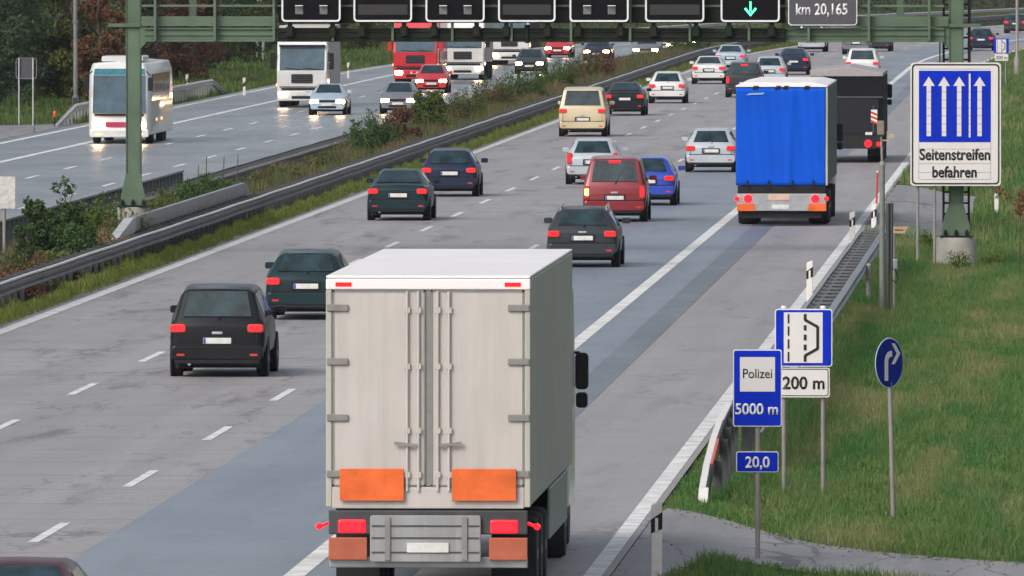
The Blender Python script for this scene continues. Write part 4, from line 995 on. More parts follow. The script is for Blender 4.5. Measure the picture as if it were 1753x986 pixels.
mb = MB(); mb.lathe([(.15, -.2), (.15, .75), (.105, .8), (.095, 9.0)], 14); mb.build('mast', 'galv', o, smooth=40)
zc = at(129, 37, pa.y).z - pa.z; mb = MB(); mb.lathe([(.10, -.06), (.14, -.05), (.14, .05), (.10, .06)], 14, c=(0, 0, zc)); mb.build('collar', 'galv', o, smooth=40)
mb = MB(); mb.box(-.1, .1, -.16, -.11, .2, .7); mb.build('door', 'galv_dark', o, .01)
pa = G(93.5, 216, ZL); pa.z = gz(pa.x, pa.y); o = empty('orange_marker', pa, 0, 'small orange marker on a short stake in the left verge', 'marker'); mb = MB(); mb.tube((0, 0, -.1), (0, 0, .45), .03, n=8); mb.build('stake', 'trim', o); mb = MB(); mb.lathe([(.05, .42), (.075, .5), (.07, .66), (.04, .7)], 10); mb.build('head', 'orange_board', o, smooth=40)
x, y = mid(8, -27.6); pa = Vector((x, y, gz(x, y))); o = empty('plain_white_board', pa, 0, 'weathered plain white board on a post at the median picture edge', 'sign')
fz = lambda py: at(8, py, pa.y).z - pa.z; fx = lambda px: at(px, 300, pa.y).x - pa.x
plate('board', o, fx(-18), fx(26), fz(357), fz(302), -.03, .02, pbr('board_worn', (.55, .53, .50), .6, var=.3, scale=9)); postm(o, fx(7), -.2, fz(310), .045, .03)

# ------------------------------------------------------------------ vehicles
def wheel_meshes(r, w):
    t_ = MB(); t_.lathe([(r * .62, -w / 2), (r * .93, -w / 2), (r, -w * .36), (r, w * .36), (r * .93, w / 2), (r * .62, w / 2)], 24, 'x')
    d = MB(); d.lathe([(r * .1, -w * .5 - .004), (r * .56, -w * .44), (r * .63, -w * .5), (r * .63, w * .5), (r * .56, w * .44), (r * .1, w * .5 + .004)], 18, 'x')
    return t_.mesh('tyre', 'tyre', 40), d.mesh('rim', 'rim', 40)
WHEEL = {k: wheel_meshes(*k) for k in ((.31, .2), (.34, .22), (.5, .3), (.48, .56))}
def wheel(parent, x, y, kind=(.31, .2)):
    a, b_ = WHEEL[kind]; w = link('wheel', a, parent, (x, y, kind[0])); link('rim', b_, w); return w
STY = {  # length, stations (y, half width, z bottom, z belt, z top, half width top); rear window a-b, windscreen c-d, wheel
 'hatch': (4.1, [(0, .74, .42, .78, .84, .68), (.10, .84, .30, .92, .98, .74), (.52, .87, .27, .96, 1.40, .58), (1.6, .87, .25, .95, 1.47, .60), (2.3, .87, .25, .94, 1.43, .58), (3.05, .86, .25, .92, 1.00, .76), (3.82, .82, .27, .74, .80, .70), (4.1, .68, .36, .58, .64, .56)], (1, 2, 4, 5)),
 'sedan': (4.6, [(0, .74, .42, .82, .88, .68), (.10, .85, .30, .94, 1.0, .75), (.60, .88, .27, .95, 1.04, .76), (1.32, .88, .25, .96, 1.38, .57), (2.1, .88, .25, .96, 1.43, .59), (2.65, .88, .25, .95, 1.40, .57), (3.4, .87, .25, .92, 1.0, .76), (4.3, .82, .27, .74, .80, .70), (4.6, .66, .36, .58, .64, .54)], (2, 3, 5, 6)),
 'estate': (4.65, [(0, .76, .42, .80, .86, .70), (.09, .85, .30, .93, .99, .75), (.42, .88, .27, .96, 1.40, .60), (1.4, .88, .25, .96, 1.47, .62), (2.6, .88, .25, .95, 1.43, .59), (3.4, .87, .25, .92, 1.0, .76), (4.3, .82, .27, .74, .80, .70), (4.65, .66, .36, .58, .64, .54)], (1, 2, 4, 5)),
 'van': (4.4, [(0, .82, .42, .90, .96, .76), (.06, .88, .30, 1.03, 1.09, .80), (.26, .89, .28, 1.08, 1.76, .68), (1.5, .89, .26, 1.08, 1.84, .71), (2.75, .89, .26, 1.06, 1.78, .67), (3.45, .88, .26, 1.02, 1.12, .78), (4.15, .84, .28, .84, .90, .72), (4.4, .72, .36, .66, .72, .6)], (1, 2, 4, 5)),
 'suv': (4.4, [(0, .80, .46, .90, .96, .74), (.08, .88, .38, 1.02, 1.08, .78), (.36, .90, .36, 1.06, 1.62, .66), (1.5, .90, .34, 1.06, 1.70, .68), (2.6, .90, .34, 1.05, 1.65, .65), (3.3, .89, .34, 1.02, 1.10, .78), (4.1, .85, .36, .88, .94, .74), (4.4, .74, .42, .7, .76, .64)], (1, 2, 4, 5)),
 'minibus': (4.7, [(0, .86, .40, .95, 1.0, .82), (.04, .92, .32, 1.12, 1.18, .86), (.22, .93, .30, 1.16, 1.84, .74), (1.6, .93, .28, 1.16, 1.93, .76), (3.5, .93, .28, 1.14, 1.88, .73), (4.25, .92, .28, 1.08, 1.18, .84), (4.62, .88, .3, .88, .94, .8), (4.7, .8, .38, .7, .76, .7)], (1, 2, 4, 5)),
}
def ring(st):
    y, hw, zb, zbe, zt, hwt = st
    half = [(0, zb), (hw * .80, zb), (hw * .965, zb + .10), (hw, zb + (zbe - zb) * .5), (hw * .975, zbe), (hwt, max(zbe + .02, zt - .05)), (hwt - .09, zt), (0, zt + .015)]
    return [Vector((x, y, z)) for x, z in half] + [Vector((-x, y, z)) for x, z in half[-2:0:-1]]
def patch(mb, a, b_, c, d, ins=.06, off=.012, nx=1):
    """a window on the quad a b c d, drawn in by ins from each side and lifted by off"""
    n = (b_ - a).cross(d - a).normalized()
    q = lambda u, v: (a * (1 - u) + b_ * u) * (1 - v) + (d * (1 - u) + c * u) * v
    lu = ins / max(.2, ((b_ - a).length + (c - d).length) / 2); lv = ins / max(.2, (d - a).length)
    for k in range(nx):
        u0 = lu + (1 - 2 * lu) * k / nx + (.012 if k else 0); u1 = lu + (1 - 2 * lu) * (k + 1) / nx - (.012 if k < nx - 1 else 0)
        vs = [q(u0, lv), q(u1, lv), q(u1, 1 - lv), q(u0, 1 - lv)]
        mb.add([v + n * off for v in vs] + [v - n * .02 for v in vs], [(0, 1, 2, 3), (4, 7, 6, 5), (0, 4, 5, 1), (1, 5, 6, 2), (2, 6, 7, 3), (3, 7, 4, 0)])
_cache = {}
def car(px, py, style, col, label, side='near', tail=('wrap', 'tail'), extras=(), name=None, W=None, z=0.0, dx=0.0, kind='car', brk=False, plate_col='plate'):
    """a car whose end nearest the camera stands at the ground seen at px, py"""
    L, st, (a, b_, c, d) = STY[style]
    p = G(px, py, z); h = head(p.y)
    fwd = 1 if side == 'near' else -1
    rz = -h + (0 if fwd > 0 else math.pi)
    dirv = Vector((math.sin(h), math.cos(h), 0))
    loc = p + dirv * (L / 2) + Vector((dx, 0, 0))
    o = empty(name or {'hatch': 'hatchback_car', 'sedan': 'saloon_car', 'estate': 'estate_car', 'van': 'people_carrier', 'suv': 'offroad_car', 'minibus': 'camper_van'}[style], loc, rz, label, kind, 'vehicles on the near carriageway' if side == 'near' else 'oncoming vehicles')
    y0 = -L / 2; key = (style, col)
    wk = (.31, .2) if style in ('hatch', 'sedan', 'estate') else (.34, .22)
    if key not in _cache:
        rs = [ring(s_) for s_ in st]; n = len(rs[0]); mesh = {}
        mb = MB()
        for r_ in rs: mb.v += [(v.x, v.y + y0, v.z) for v in r_]
        for j in range(len(rs) - 1):
            for k in range(n): mb.f.append([j * n + k, j * n + (k + 1) % n, (j + 1) * n + (k + 1) % n, (j + 1) * n + k]); mb.mi.append(0)
        mb.f.append(list(range(n))); mb.mi.append(0); mb.f.append(list(range((len(rs) - 1) * n, len(rs) * n))[::-1]); mb.mi.append(0)
        mesh['body'] = mb.mesh('body', col, 38)
        sh = lambda v: Vector((v.x, v.y + y0, v.z))
        I5, I6 = 5, 6; J6, J5 = n - 6, n - 5
        A, B = rs[a], rs[b_]
        mb = MB(); patch(mb, sh(A[J6]), sh(A[I6]), sh(B[I6]), sh(B[J6]), .045, .028); mesh['rear_window'] = mb.mesh('rear_window', 'glass')
        A, B = rs[d], rs[c]
        mb = MB(); patch(mb, sh(A[I6]), sh(A[J6]), sh(B[J6]), sh(B[I6]), .045, .028); mesh['windscreen'] = mb.mesh('windscreen', 'glass')
        for s_ in (1, -1):
            mb = MB()
            for j in range(b_, c):
                P1, P2 = rs[j], rs[j + 1]; f_ = lambda v: Vector((v.x * s_, v.y + y0, v.z))
                q = [f_(P1[4]), f_(P2[4]), f_(P2[5]), f_(P1[5])]
                if s_ < 0: q = [q[1], q[0], q[3], q[2]]
                patch(mb, *q, .045, .010)
            mesh['side%d' % s_] = mb.mesh('side_window', 'glass')
        hw = st[1][1]
        mb = MB(); mb.prism_y(rrect(-hw * .97, hw * .97, .32, .60, .09), y0 - .05, y0 + .16); mesh['bumper'] = mb.mesh('bumper', col if col not in ('p_silver', 'p_cream') else col)
        mb = MB(); mb.prism_y(rrect(-hw * .90, hw * .90, .24, .40, .05), y0 - .035, y0 + .2); mesh['skirt'] = mb.mesh('rear_skirt', 'trim')
        hf = st[-2][1]
        mb = MB(); mb.prism_y(rrect(-hf * .95, hf * .95, .26, .58, .10), -y0 - .28, -y0 + .04); mesh['fbumper'] = mb.mesh('front_bumper', col)
        mb = MB(); mb.box(-.42, .42, -y0 + .041, -y0 + .055, .32, .42); mb.prism_y(rrect(-.40, .40, .595, .70, .03), -y0 - .09, -y0 + .025); mesh['grille'] = mb.mesh('grille', 'trim')
        mb = MB(); mb.box(-hw * .9, hw * .9, y0 + .25, -y0 - .25, .17, .30); mesh['under'] = mb.mesh('underbody', 'under')
        _cache[key] = mesh
    mesh = _cache[key]
    ob = link('body', mesh['body'], o); bv = ob.modifiers.new('bevel', 'BEVEL'); bv.width = .035; bv.segments = 2; bv.limit_method = 'ANGLE'; bv.angle_limit = R(25)
    for k in ('rear_window', 'windscreen', 'grille'): link(k, mesh[k], o)
    link('side_window', mesh['side1'], o); link('side_window', mesh['side-1'], o)
    for k, nm in (('bumper', 'bumper'), ('fbumper', 'bumper'), ('skirt', 'skirt'), ('under', 'underbody')):
        ob = link(nm, mesh[k], o)
        if k != 'under': bv = ob.modifiers.new('bevel', 'BEVEL'); bv.width = .03; bv.segments = 2; bv.limit_method = 'ANGLE'
    hw = st[2][1]; zl_ = st[1][3]
    for sx in (-1, 1):
        x = sx * (hw - .10)
        wheel(o, x, y0 + .80, wk); wheel(o, x, -y0 - .85, wk)
        for yy in (y0 + .80, -y0 - .85):
            mb = MB(); mb.lathe([(.10, -.02), (wk[0] + .06, -.02), (wk[0] + .06, .02), (.10, .02)], 20, 'x', c=(sx * (hw - .012), yy, wk[0] + .01)); mb.build('wheel_arch', 'under', o)
        # mirrors
        mb = MB(); ym = y0 + st[d][0] - .15; zm = st[c][3] + .06; mb.prism_y(rrect(min(sx * (hw - .02), sx * (hw + .19)), max(sx * (hw - .02), sx * (hw + .19)), zm, zm + .14, .04), ym - .05, ym + .06); mb.build('mirror', col, o, .015)
        # lamps
        mt = 'brake' if brk else 'tail'
        wt = st[1][1]
        mb = MB()
        if tail[0] == 'tall': mb.prism_y(rrect(sx * (wt - .10) - .075, sx * (wt - .10) + .075, .66, 1.02, .03), y0 - .035, y0 + .25)
        elif tail[0] == 'mid': mb.prism_y(rrect(sx * (wt - .16) - .16, sx * (wt - .16) + .14, zl_ - .19, zl_ - .03, .05), y0 - .035, y0 + .22)
        else: mb.prism_y(rrect(sx * (wt - .17) - .16, sx * (wt - .17) + .16, zl_ - .20, zl_ - .06, .04), y0 - .03, y0 + .3)
        lit = M[mt] if side == 'near' else M['red_refl']
        if 'blink_left' in extras and sx < 0: lit = M['blinker']
        lamp = mb.build('tail_lamp', 'red_refl', o, .015)
        if lit is not M['red_refl']:
            mb = MB()
            if tail[0] == 'tall': mb.prism_y(rrect(sx * (wt - .10) - .055, sx * (wt - .10) + .055, .74, .94, .03), y0 - .042, y0 - .034)
            elif tail[0] == 'mid': mb.prism_y(rrect(sx * (wt - .16) - .13, sx * (wt - .16) + .10, zl_ - .145, zl_ - .05, .04), y0 - .042, y0 - .034)
            else: mb.prism_y(rrect(sx * (wt - .17) - .14, sx * (wt - .17) + .13, zl_ - .18, zl_ - .09, .035), y0 - .037, y0 - .029)
            mb.build('lit_core', lit, lamp)
        mb = MB(); hf = st[-2][1]; zh = st[-1][3] + .04
        mb.prism_y(rrect(sx * (hf - .21) - .19, sx * (hf - .21) + .19, zh - .085, zh + .085, .06), -y0 - .30, -y0 + .035); mb.build('headlamp', 'head' if side != 'near' else 'rim_white', o, .02)
    zp = .72 if style in ('hatch', 'sedan', 'estate') else .68
    mb = MB(); mb.box(-.26, .26, y0 - .034, y0 - .0225, zp - .055, zp + .055); mb.build('number_plate', plate_col, o, .006)
    mb = MB(); mb.box(-.255, -.215, y0 - .037, y0 - .0345, zp - .05, zp + .05); mb.build('plate_band', 'plate_blue', o)
    mb = MB(); mb.box(-.26, .26, -y0 + .042, -y0 + .06, .43, .54); mb.build('number_plate', 'plate', o, .006)
    mb = MB(); B = st[b_]
    if 'brake_bar' in extras: mb.box(-.16, .16, y0 + B[0] - .09, y0 + B[0] + .02, B[4] - .10, B[4] - .04); mb.build('brake_light', 'brake', o)
    if side == 'near':
        wt = st[1][1]; zt_ = st[1][3]
        mb = MB()
        for sx in (-1, 1): mb.box(sx * (wt - .155) - .007, sx * (wt - .155) + .007, y0 - .012, y0 + .01, .60, zt_ - .19)
        mb.box(-wt * .9, wt * .9, y0 - .058, y0 - .03, .595, .612); mb.build('tailgate_seam', 'under', o)
        for sx in (-1, 1):
            mb = MB(); mb.box(sx * (wt - .2) - .07, sx * (wt - .2) + .07, y0 - .062, y0 - .05, .40, .44); mb.build('bumper_reflector', 'red_refl', o)
        mb = MB(); mb.tube((-.52, y0 - .03, .25), (-.52, y0 + .2, .25), .032, n=8); mb.build('exhaust', 'galv', o)
        mb = MB(); mb.box(-.30, .30, y0 - .022, y0 + .03, zp - .09, zp + .09); mb.build('plate_recess', 'trim', o)
    if 'rails' in extras:
        for sx in (-1, 1):
            mb = MB(); mb.bar((sx * .56, y0 + .6, st[b_][4] + .08), (sx * .56, y0 + 2.5, st[b_ + 1][4] + .05), .03, .03)
            mb.bar((sx * .56, y0 + .65, st[b_][4] - .01), (sx * .56, y0 + .65, st[b_][4] + .08), .03, .03); mb.bar((sx * .56, y0 + 2.4, st[b_][4] - .01), (sx * .56, y0 + 2.4, st[b_][4] + .09), .03, .03)
            mb.build('roof_rail', 'silver', o)
    if 'wiper' in extras:
        A_, B_ = st[a], st[b_]; zw = A_[4]
        mb = MB(); mb.bar((.02, y0 + A_[0] - .03, zw - .02), (.20, y0 + A_[0] + (B_[0] - A_[0]) * .5 - .03, zw + (B_[4] - zw) * .45), .018, .018); mb.build('wiper', 'trim', o)
    if 'fog' in extras:
        mb = MB(); mb.box(-.12, .12, -y0 + .03, -y0 + .06, .36, .40); mb.build('fog_lamp', 'amber', o)
    if 'handle' in extras:
        mb = MB(); mb.box(-.10, .10, y0 - .02, y0 + .05, zp + .12, zp + .17); mb.build('tailgate_handle', 'silver', o, .01)
    return o

# near carriageway, from the camera outwards
car(12, 1194, 'sedan', 'p_dark_red', 'dark red car, only its roof at the lower left picture corner')
car(372, 646, 'suv', 'p_black', 'nearest black off-road car with bright brake lamps left of the big white trailer', tail=('mid', 0), brk=True, extras=('wiper', 'handle'))
car(524, 548, 'estate', 'p_teal_black', 'dark estate car half hidden by the big white trailer', tail=('mid', 0), brk=True, extras=('wiper',))
car(997, 458, 'estate', 'p_charcoal', 'dark estate car with silver roof rails behind the red people carrier', extras=('rails', 'wiper', 'handle'), tail=('mid', 0))
car(681, 378, 'sedan', 'p_teal_black', 'dark green black saloon in the left lane, nearer of two dark cars', brk=True, tail=('mid', 0))
car(769, 337, 'hatch', 'p_navy', 'dark blue hatchback in the left lane, farther of two dark cars', brk=True, extras=('wiper',), tail=('mid', 0))
car(1052, 380, 'van', 'p_red', 'dark red people carrier with its left indicator flashing', tail=('tall', 0), extras=('blink_left', 'brake_bar', 'wiper', 'handle'), brk=True)
car(1107, 352, 'hatch', 'p_blue', 'blue hatchback half hidden by the red people carrier', tail=('mid', 0))
car(1014, 316, 'hatch', 'p_silver', 'silver hatchback left of the red people carrier', tail=('tall', 0), brk=True)
car(1217, 295, 'hatch', 'p_silver', 'small silver hatchback directly left of the blue tarpaulin trailer', tail=('mid', 0), extras=('wiper', 'handle'))
car(997, 234, 'minibus', 'p_cream', 'cream coloured camper van in the left lane', tail=('mid', 0), brk=True, extras=('handle',))
car(1069, 198, 'sedan', 'p_black', 'black saloon just ahead of the cream camper van', tail=('mid', 0), brk=True)
car(1142, 177, 'hatch', 'p_white', 'white hatchback ahead of the black saloon', tail=('mid', 0), brk=True, extras=('wiper',))
car(1274, 167, 'suv', 'p_charcoal', 'dark off-road car left of the blue trailer roof', tail=('tall', 0), brk=True, extras=('brake_bar',))
car(1213, 144, 'sedan', 'p_white', 'whitish saloon following the pale blue car at the median', tail=('mid', 0), brk=True)
car(1250, 121, 'sedan', 'p_pale_blue', 'pale blue saloon close to the median, ahead of the whitish saloon', brk=True)
car(1317, 146, 'hatch', 'p_silver', 'silver hatchback peeping over the blue trailer roof', tail=('mid', 0))
car(1358, 128, 'sedan', 'p_navy', 'dark blue saloon above the right part of the blue trailer roof', brk=True, tail=('mid', 0))
car(1476, 138, 'suv', 'p_white', 'white off-road car ahead of the black covered trailer', tail=('mid', 0))
car(1389, 89, 'van', 'p_silver', 'far silver van near the median under the gantry', tail=('mid', 0))
car(1465, 93, 'sedan', 'p_grey', 'far grey saloon with red lamps, left one of a close pair under the gantry', brk=True, tail=('mid', 0))
car(1501, 88, 'sedan', 'p_charcoal', 'far dark saloon, right one of a close pair under the gantry', brk=True, tail=('mid', 0))
car(1679, 87, 'hatch', 'p_navy', 'far dark blue hatchback right of the gantry ladder', brk=True, tail=('mid', 0))
car(1738, 57, 'hatch', 'p_charcoal', 'farthest dark car at the right picture edge behind the grey pole', brk=True, tail=('mid', 0))

# oncoming cars (z = the lower carriageway)
onc = dict(side='far', z=ZL)
car(560, 197, 'sedan', 'p_pale_blue', 'pale blue saloon with headlights in front of the white lorry', **onc)
car(681, 195, 'hatch', 'p_grey', 'grey hatchback with bright headlights behind the median shrubs', **onc)
car(738, 159, 'hatch', 'p_bright_red', 'red hatchback with headlights in front of the red lorry', **onc)
car(906, 127, 'estate', 'p_charcoal', 'dark oncoming estate car with headlights beside the rear white lorry', extras=('rails',), **onc)
car(954, 99, 'hatch', 'p_bright_red', 'small far red hatchback with round headlights', **onc)
car(1021, 105, 'sedan', 'p_navy', 'far dark blue oncoming saloon right of the small red hatchback', **onc)
car(1105, 102, 'sedan', 'p_grey', 'far grey oncoming saloon left of another saloon behind the median', **onc)
car(1130, 93, 'sedan', 'p_silver', 'far silver oncoming saloon partly behind the grey one', **onc)
car(1170, 86, 'hatch', 'p_charcoal', 'farthest oncoming dark car with orange shining lamps at the median', **onc)

# trailers seen from behind
def mudflap(o, x, y, w=.55): mb = MB(); mb.box(x - w / 2, x + w / 2, y - .01, y + .01, .22, .85); mb.build('mudflap', 'trim', o)
def tractor(o, y, col, H=3.55):
    mb = MB(); mb.prism_x([(y, .55), (y + 2.15, .55), (y + 2.25, 1.7), (y + 1.95, 2.95), (y + 1.6, H), (y, H)], -1.22, 1.22); mb.build('cab', col, o, .07)
    mb = MB(); mb.box(-.45, .45, y - 3.0, y + .2, .62, .95); mb.build('chassis', 'under', o)
    for sx in (-1, 1):
        wheel(o, sx * 1.02, y + 1.3, (.5, .3)); wheel(o, sx * .98, y - 2.2, (.48, .56))
        mb = MB(); mb.prism_y(rrect(sx * 1.32 - .09, sx * 1.32 + .09, 2.1, 2.6, .06), y + 1.85, y + 2.0); mb.prism_y(rrect(sx * 1.32 - .08, sx * 1.32 + .08, 1.85, 2.06, .05), y + 1.85, y + 1.97); mb.bar((sx * 1.18, y + 1.92, 2.6), (sx * 1.3, y + 1.92, 2.6), .04, .04); mb.build('mirror', 'trim', o, .03)
def semi(px, py, label, name, H, L, style, dx=0.0):
    p = G(px, py); o = empty(name, p, 0, label, 'lorry', 'vehicles on the near carriageway')
    W = 1.275; zf = 1.18
    for k, yy in enumerate((2.6, 3.9, 5.2)):
        for sx in (-1, 1): wheel(o, sx * .98, yy, (.48, .56))
    for sx in (-1, 1): mudflap(o, sx * .98, 1.9)
    mb = MB(); mb.box(-.5, .5, .25, L - 1.5, .80, zf); mb.box(-1.15, 1.15, .02, .2, .95, zf); mb.build('chassis', 'under', o)
    tractor(o, L + .25, H=min(3.55, H - .35), col={'white': 'p_white', 'blue': 'p_white', 'black': 'p_charcoal'}[style])
    return o, W, zf
# 1 the big white box trailer
o, W, zf = semi(733, 1030, 'big white box trailer with two rear doors and orange boards, nearest vehicle', 'box_lorry', 4.05, 13.6, 'white')
H, L = 4.03, 13.6
mb = MB(); mb.box(-W, W, .06, L, zf, H); mb.build('cargo_box', ['box_side'], o, .03)
mb = MB(); mb.box(-W, W, .03, L, H + .002, H + .035); mb.build('roof', 'roof_white', o, .012)
mb = MB(); mb.box(-W, W, -.01, .10, H - .14, H - .004); mb.build('header', 'roof_white', o, .015)
for sx in (-1, 1):
    x0, x1 = (.035, W - .08) if sx > 0 else (-W + .08, -.035)
    mb = MB(); mb.box(x0, x1, .0, .055, zf + .26, H - .145); mb.build('rear_door', 'box_white', o, .02)
    mb = MB(); mb.box(sx * (W - .037) - .037, sx * (W - .037) + .037, -.012, .05, zf, H - .145); mb.build('corner_post', 'box_side', o, .012)
    for zz in (1.55, 2.25, 2.95, 3.62):
        mb = MB(); mb.box(min(sx * (W - .28), sx * (W - .01)), max(sx * (W - .28), sx * (W - .01)), -.035, -.013, zz, zz + .085); mb.build('hinge', 'door_seam', o, .01)
    for (a0, a1, b0, b1) in ((x0, x0 + .022, zf + .26, H - .145), (x1 - .022, x1, zf + .26, H - .145), (x0, x1, zf + .255, zf + .28), (x0, x1, H - .17, H - .147)):
        mb = MB(); mb.box(a0, a1, -.008, -.001, b0, b1); mb.build('door_seal', 'door_seam', o)
    for xx in (.12, .26):
        mb = MB(); mb.tube((sx * xx, -.03, zf + .2), (sx * xx, -.03, H - .16), .018, n=8)
        for zz in (1.55, 2.1, 2.9, 3.6): mb.box(sx * xx - .035, sx * xx + .035, -.045, -.002, zz, zz + .07)
        mb.build('lock_rod', 'box_white', o, smooth=40)
    mb = MB(); mb.bar((sx * .14, -.06, 1.95), (sx * .42, -.06, 1.98), .03, .035); mb.build('door_handle', 'door_seam', o)
    mb = MB(); mb.box(sx * .70 - .40, sx * .70 + .40, -.075, -.05, 1.26, 1.66); mb.build('warning_board', 'orange_board', o, .006)
    mb = MB(); mb.box(sx * (W - .22) - .10, sx * (W - .22) + .10, -.02, -.011, H - .10, H - .05); mb.build('marker_lamp', 'tail', o)
    mb = MB(); mb.box(sx * .95 - .17, sx * .95 + .17, -.06, .02, .86, 1.02); mb.build('tail_lamp', 'brake', o, .02)
    mb = MB(); mb.box(sx * 1.0 - .24, sx * 1.0 + .24, -.05, .015, .52, .80); mb.build('reflector_board', pbr('reflector_brown', (.40, .10, .05), .4) if 'reflector_brown' not in bpy.data.materials else bpy.data.materials['reflector_brown'], o, .01)
    mb = MB(); mb.bar((sx * 1.24, .05, .98), (sx * 1.34, -.02, .94), .03, .03); mb.lathe([(.03, -.05), (.045, 0), (.03, .05)], 8, 'y', c=(sx * 1.36, -.04, .94)); mb.build('side_marker', 'tail', o)
mb = MB(); mb.box(-.035, .035, .01, .05, zf + .26, H - .145); mb.build('door_gap', 'door_seam', o)
mb = MB(); mb.box(-W + .075, W - .075, -.01, .055, zf - .02, zf + .25); mb.build('sill', 'box_white', o, .015)
mb = MB(); mb.box(-1.24, 1.24, -.03, .05, .84, 1.14); mb.build('lamp_bar', 'galv_dark', o, .015)
mb = MB(); mb.prism_y(rrect(-.72, .66, .50, 1.08, .03), -.10, -.032); mb.build('tail_lift', 'lift_grey', o, .01)
for z_ in (.62, .80, .95):
    mb = MB(); mb.box(-.70, .64, -.112, -.101, z_ - .008, z_ + .008); mb.build('lift_rib', 'galv_dark', o)
for xx in (-.5, .46):
    mb = MB(); mb.box(xx - .035, xx + .035, -.125, -.101, .52, 1.06); mb.build('lift_arm', 'door_seam', o, .006)
mb = MB(); mb.box(-1.24, 1.24, .03, .12, .42, .56); mb.build('underrun_bar', 'galv', o, .015)
mb = MB(); mb.box(-.26, .26, -.125, -.102, .62, .74); mb.build('number_plate', 'plate', o)
mb = MB(); mb.box(W - .04, W - .005, 6.2, 12.0, .5, zf - .02); mb.build('side_guard', 'galv', o, .01)
# 2 the blue tarpaulin trailer
o, W, zf = semi(1338, 387, 'trailer with bright blue tarpaulin and white roof', 'tarpaulin_lorry', 3.9, 13.6, 'blue')
H, L = 3.85, 13.6
mb = MB(); mb.box(-W, W, .09, L, zf, H); mb.build('cargo_box', pbr('tarp_side', (.05, .075, .06), .6), o, .03)
mb = MB(); nx, nz = 72, 26; x0, x1, za, zc_ = -W + .01, W - .06, zf - .05, H - .02
for j in range(nz + 1):
    for i in range(nx + 1):
        x = x0 + (x1 - x0) * i / nx; z = za + (zc_ - za) * j / nz; q = j / nz
        y = .4 * .012 * math.sin(x * 9.5 + .5 * math.sin(z * 2)) * (.4 + .6 * q) + .0025 * math.sin(x * 23 + z * 1.7) + .010 * math.sin(z * 2.1 + x) + .018 * math.exp(-((x - .12 - .05 * z) / .09) ** 2) + .012 * math.sin((x + z) * 6) * max(0, 1 - 3 * q)
        mb.v.append((x, -y, z))
for j in range(nz):
    for i in range(nx): a_ = j * (nx + 1) + i; mb.f.append([a_, a_ + 1, a_ + nx + 2, a_ + nx + 1]); mb.mi.append(0)
ob = mb.build('rear_tarpaulin', 'tarp_blue', o, smooth=80); sd = ob.modifiers.new('depth', 'SOLIDIFY'); sd.thickness = .02; sd.offset = -1
for xx in (-.95, -.35, .3, .88):
    mb = MB(); mb.box(xx - .025, xx + .025, -.062, -.05, zf - .16, zf + .10); mb.build('tension_strap', 'trim', o)
mb = MB(); mb.box(-W, W, -.03, L, H + .003, H + .05); mb.prism_y([(-W + .02, H + .051), (W - .02, H + .051), (W - .4, H + .13), (-W + .4, H + .13)], .0, L); mb.build('roof', 'roof_white', o, .015)
for xx in (-.74, -.12, .10, .68):
    mb = MB(); mb.prism_y([(xx - .07, H - .06), (xx + .07, H - .06), (xx + .10, H + .04), (xx - .03, H + .04)], -.05, -.031); mb.build('roof_strap', 'trim', o)
mb = MB(); mb.box(W - .055, W + .005, -.01, .05, zf - .05, H - .01); mb.build('corner_post', 'box_side', o, .01)
mb = MB(); mb.prism_y([(-.98, H - .22), (-.52, H - .20), (-.46, H - .15), (-.90, H - .17)], -.058, -.050); mb.build('pale_mark', pbr('pale_mark', (.25, .45, .62), .6), o)
mb = MB(); mb.box(-1.22, 1.22, .0, .08, .90, zf - .06); mb.build('crossbeam', 'trim', o, .01)
mb = MB(); mb.box(-1.24, 1.24, -.05, .03, .42, .90); mb.build('bumper', 'silver', o, .015)
for sx in (-1, 1):
    mb = MB(); mb.box(min(sx * .74, sx * 1.235), max(sx * .74, sx * 1.235), -.065, -.052, .42, .62); mb.build('warning_board', 'orange_board', o)
    mb = MB(); mb.lathe([(.02, -.02), (.11, -.02), (.12, .01), (.02, .01)], 14, 'y', c=(sx * .93, -.07, .76)); mb.build('tail_lamp', 'brake', o, smooth=40)
    mb = MB(); mb.lathe([(.02, -.02), (.065, -.02), (.07, .01), (.02, .01)], 12, 'y', c=(sx * 1.24, -.07, .76)); mb.build('side_marker', 'tail', o, smooth=40)
mb = MB(); mb.box(-.36, .22, -.065, -.052, .72, .88); mb.build('warning_plate', pbr('plate_peach', (.62, .42, .33), .5), o)
mb = MB(); mb.box(-.26, .2, -.064, -.052, .48, .60); mb.build('number_plate', 'plate', o)
mb = MB(); mb.box(-1.1, 1.1, .1, .2, .22, .42); mb.build('under_beam', 'under', o)
# 3 the black covered trailer
o, W, zf = semi(1449, 279, 'black covered trailer ahead of the blue one in the shoulder lane', 'covered_lorry', 3.3, 10.5, 'black')
H, L = 3.02, 10.5
mb = MB(); mb.box(-W, W, .06, L, .95, H); mb.build('cargo_box', 'tarp_black', o, .03)
mb = MB(); mb.prism_y([(-W, H + .003), (W, H + .003), (W, H + .12), (.1, H + .34), (-W, H + .22)], .03, L); mb.build('roof_cover', pbr('roof_grey', (.34, .31, .32), .6), o, .02)
mb = MB(); mb.box(-W + .1, W - .14, .0, .055, 1.02, 2.25); mb.build('tailgate', pbr('tailgate_grey', (.020, .020, .026), .5, spec=.15), o, .02)
mb = MB(); mb.box(-W, W, -.012, .05, 2.27, 2.33); mb.box(W - .36, W - .31, -.02, -.002, 1.05, 2.0); mb.build('tailgate_frame', pbr('frame_grey', (.055, .055, .06), .5), o)
mb = MB(); mb.box(W - .42, W - .20, -.03, -.014, 1.42, 1.86); mb.build('warning_plate', 'plastic_white', o)
mb = MB()
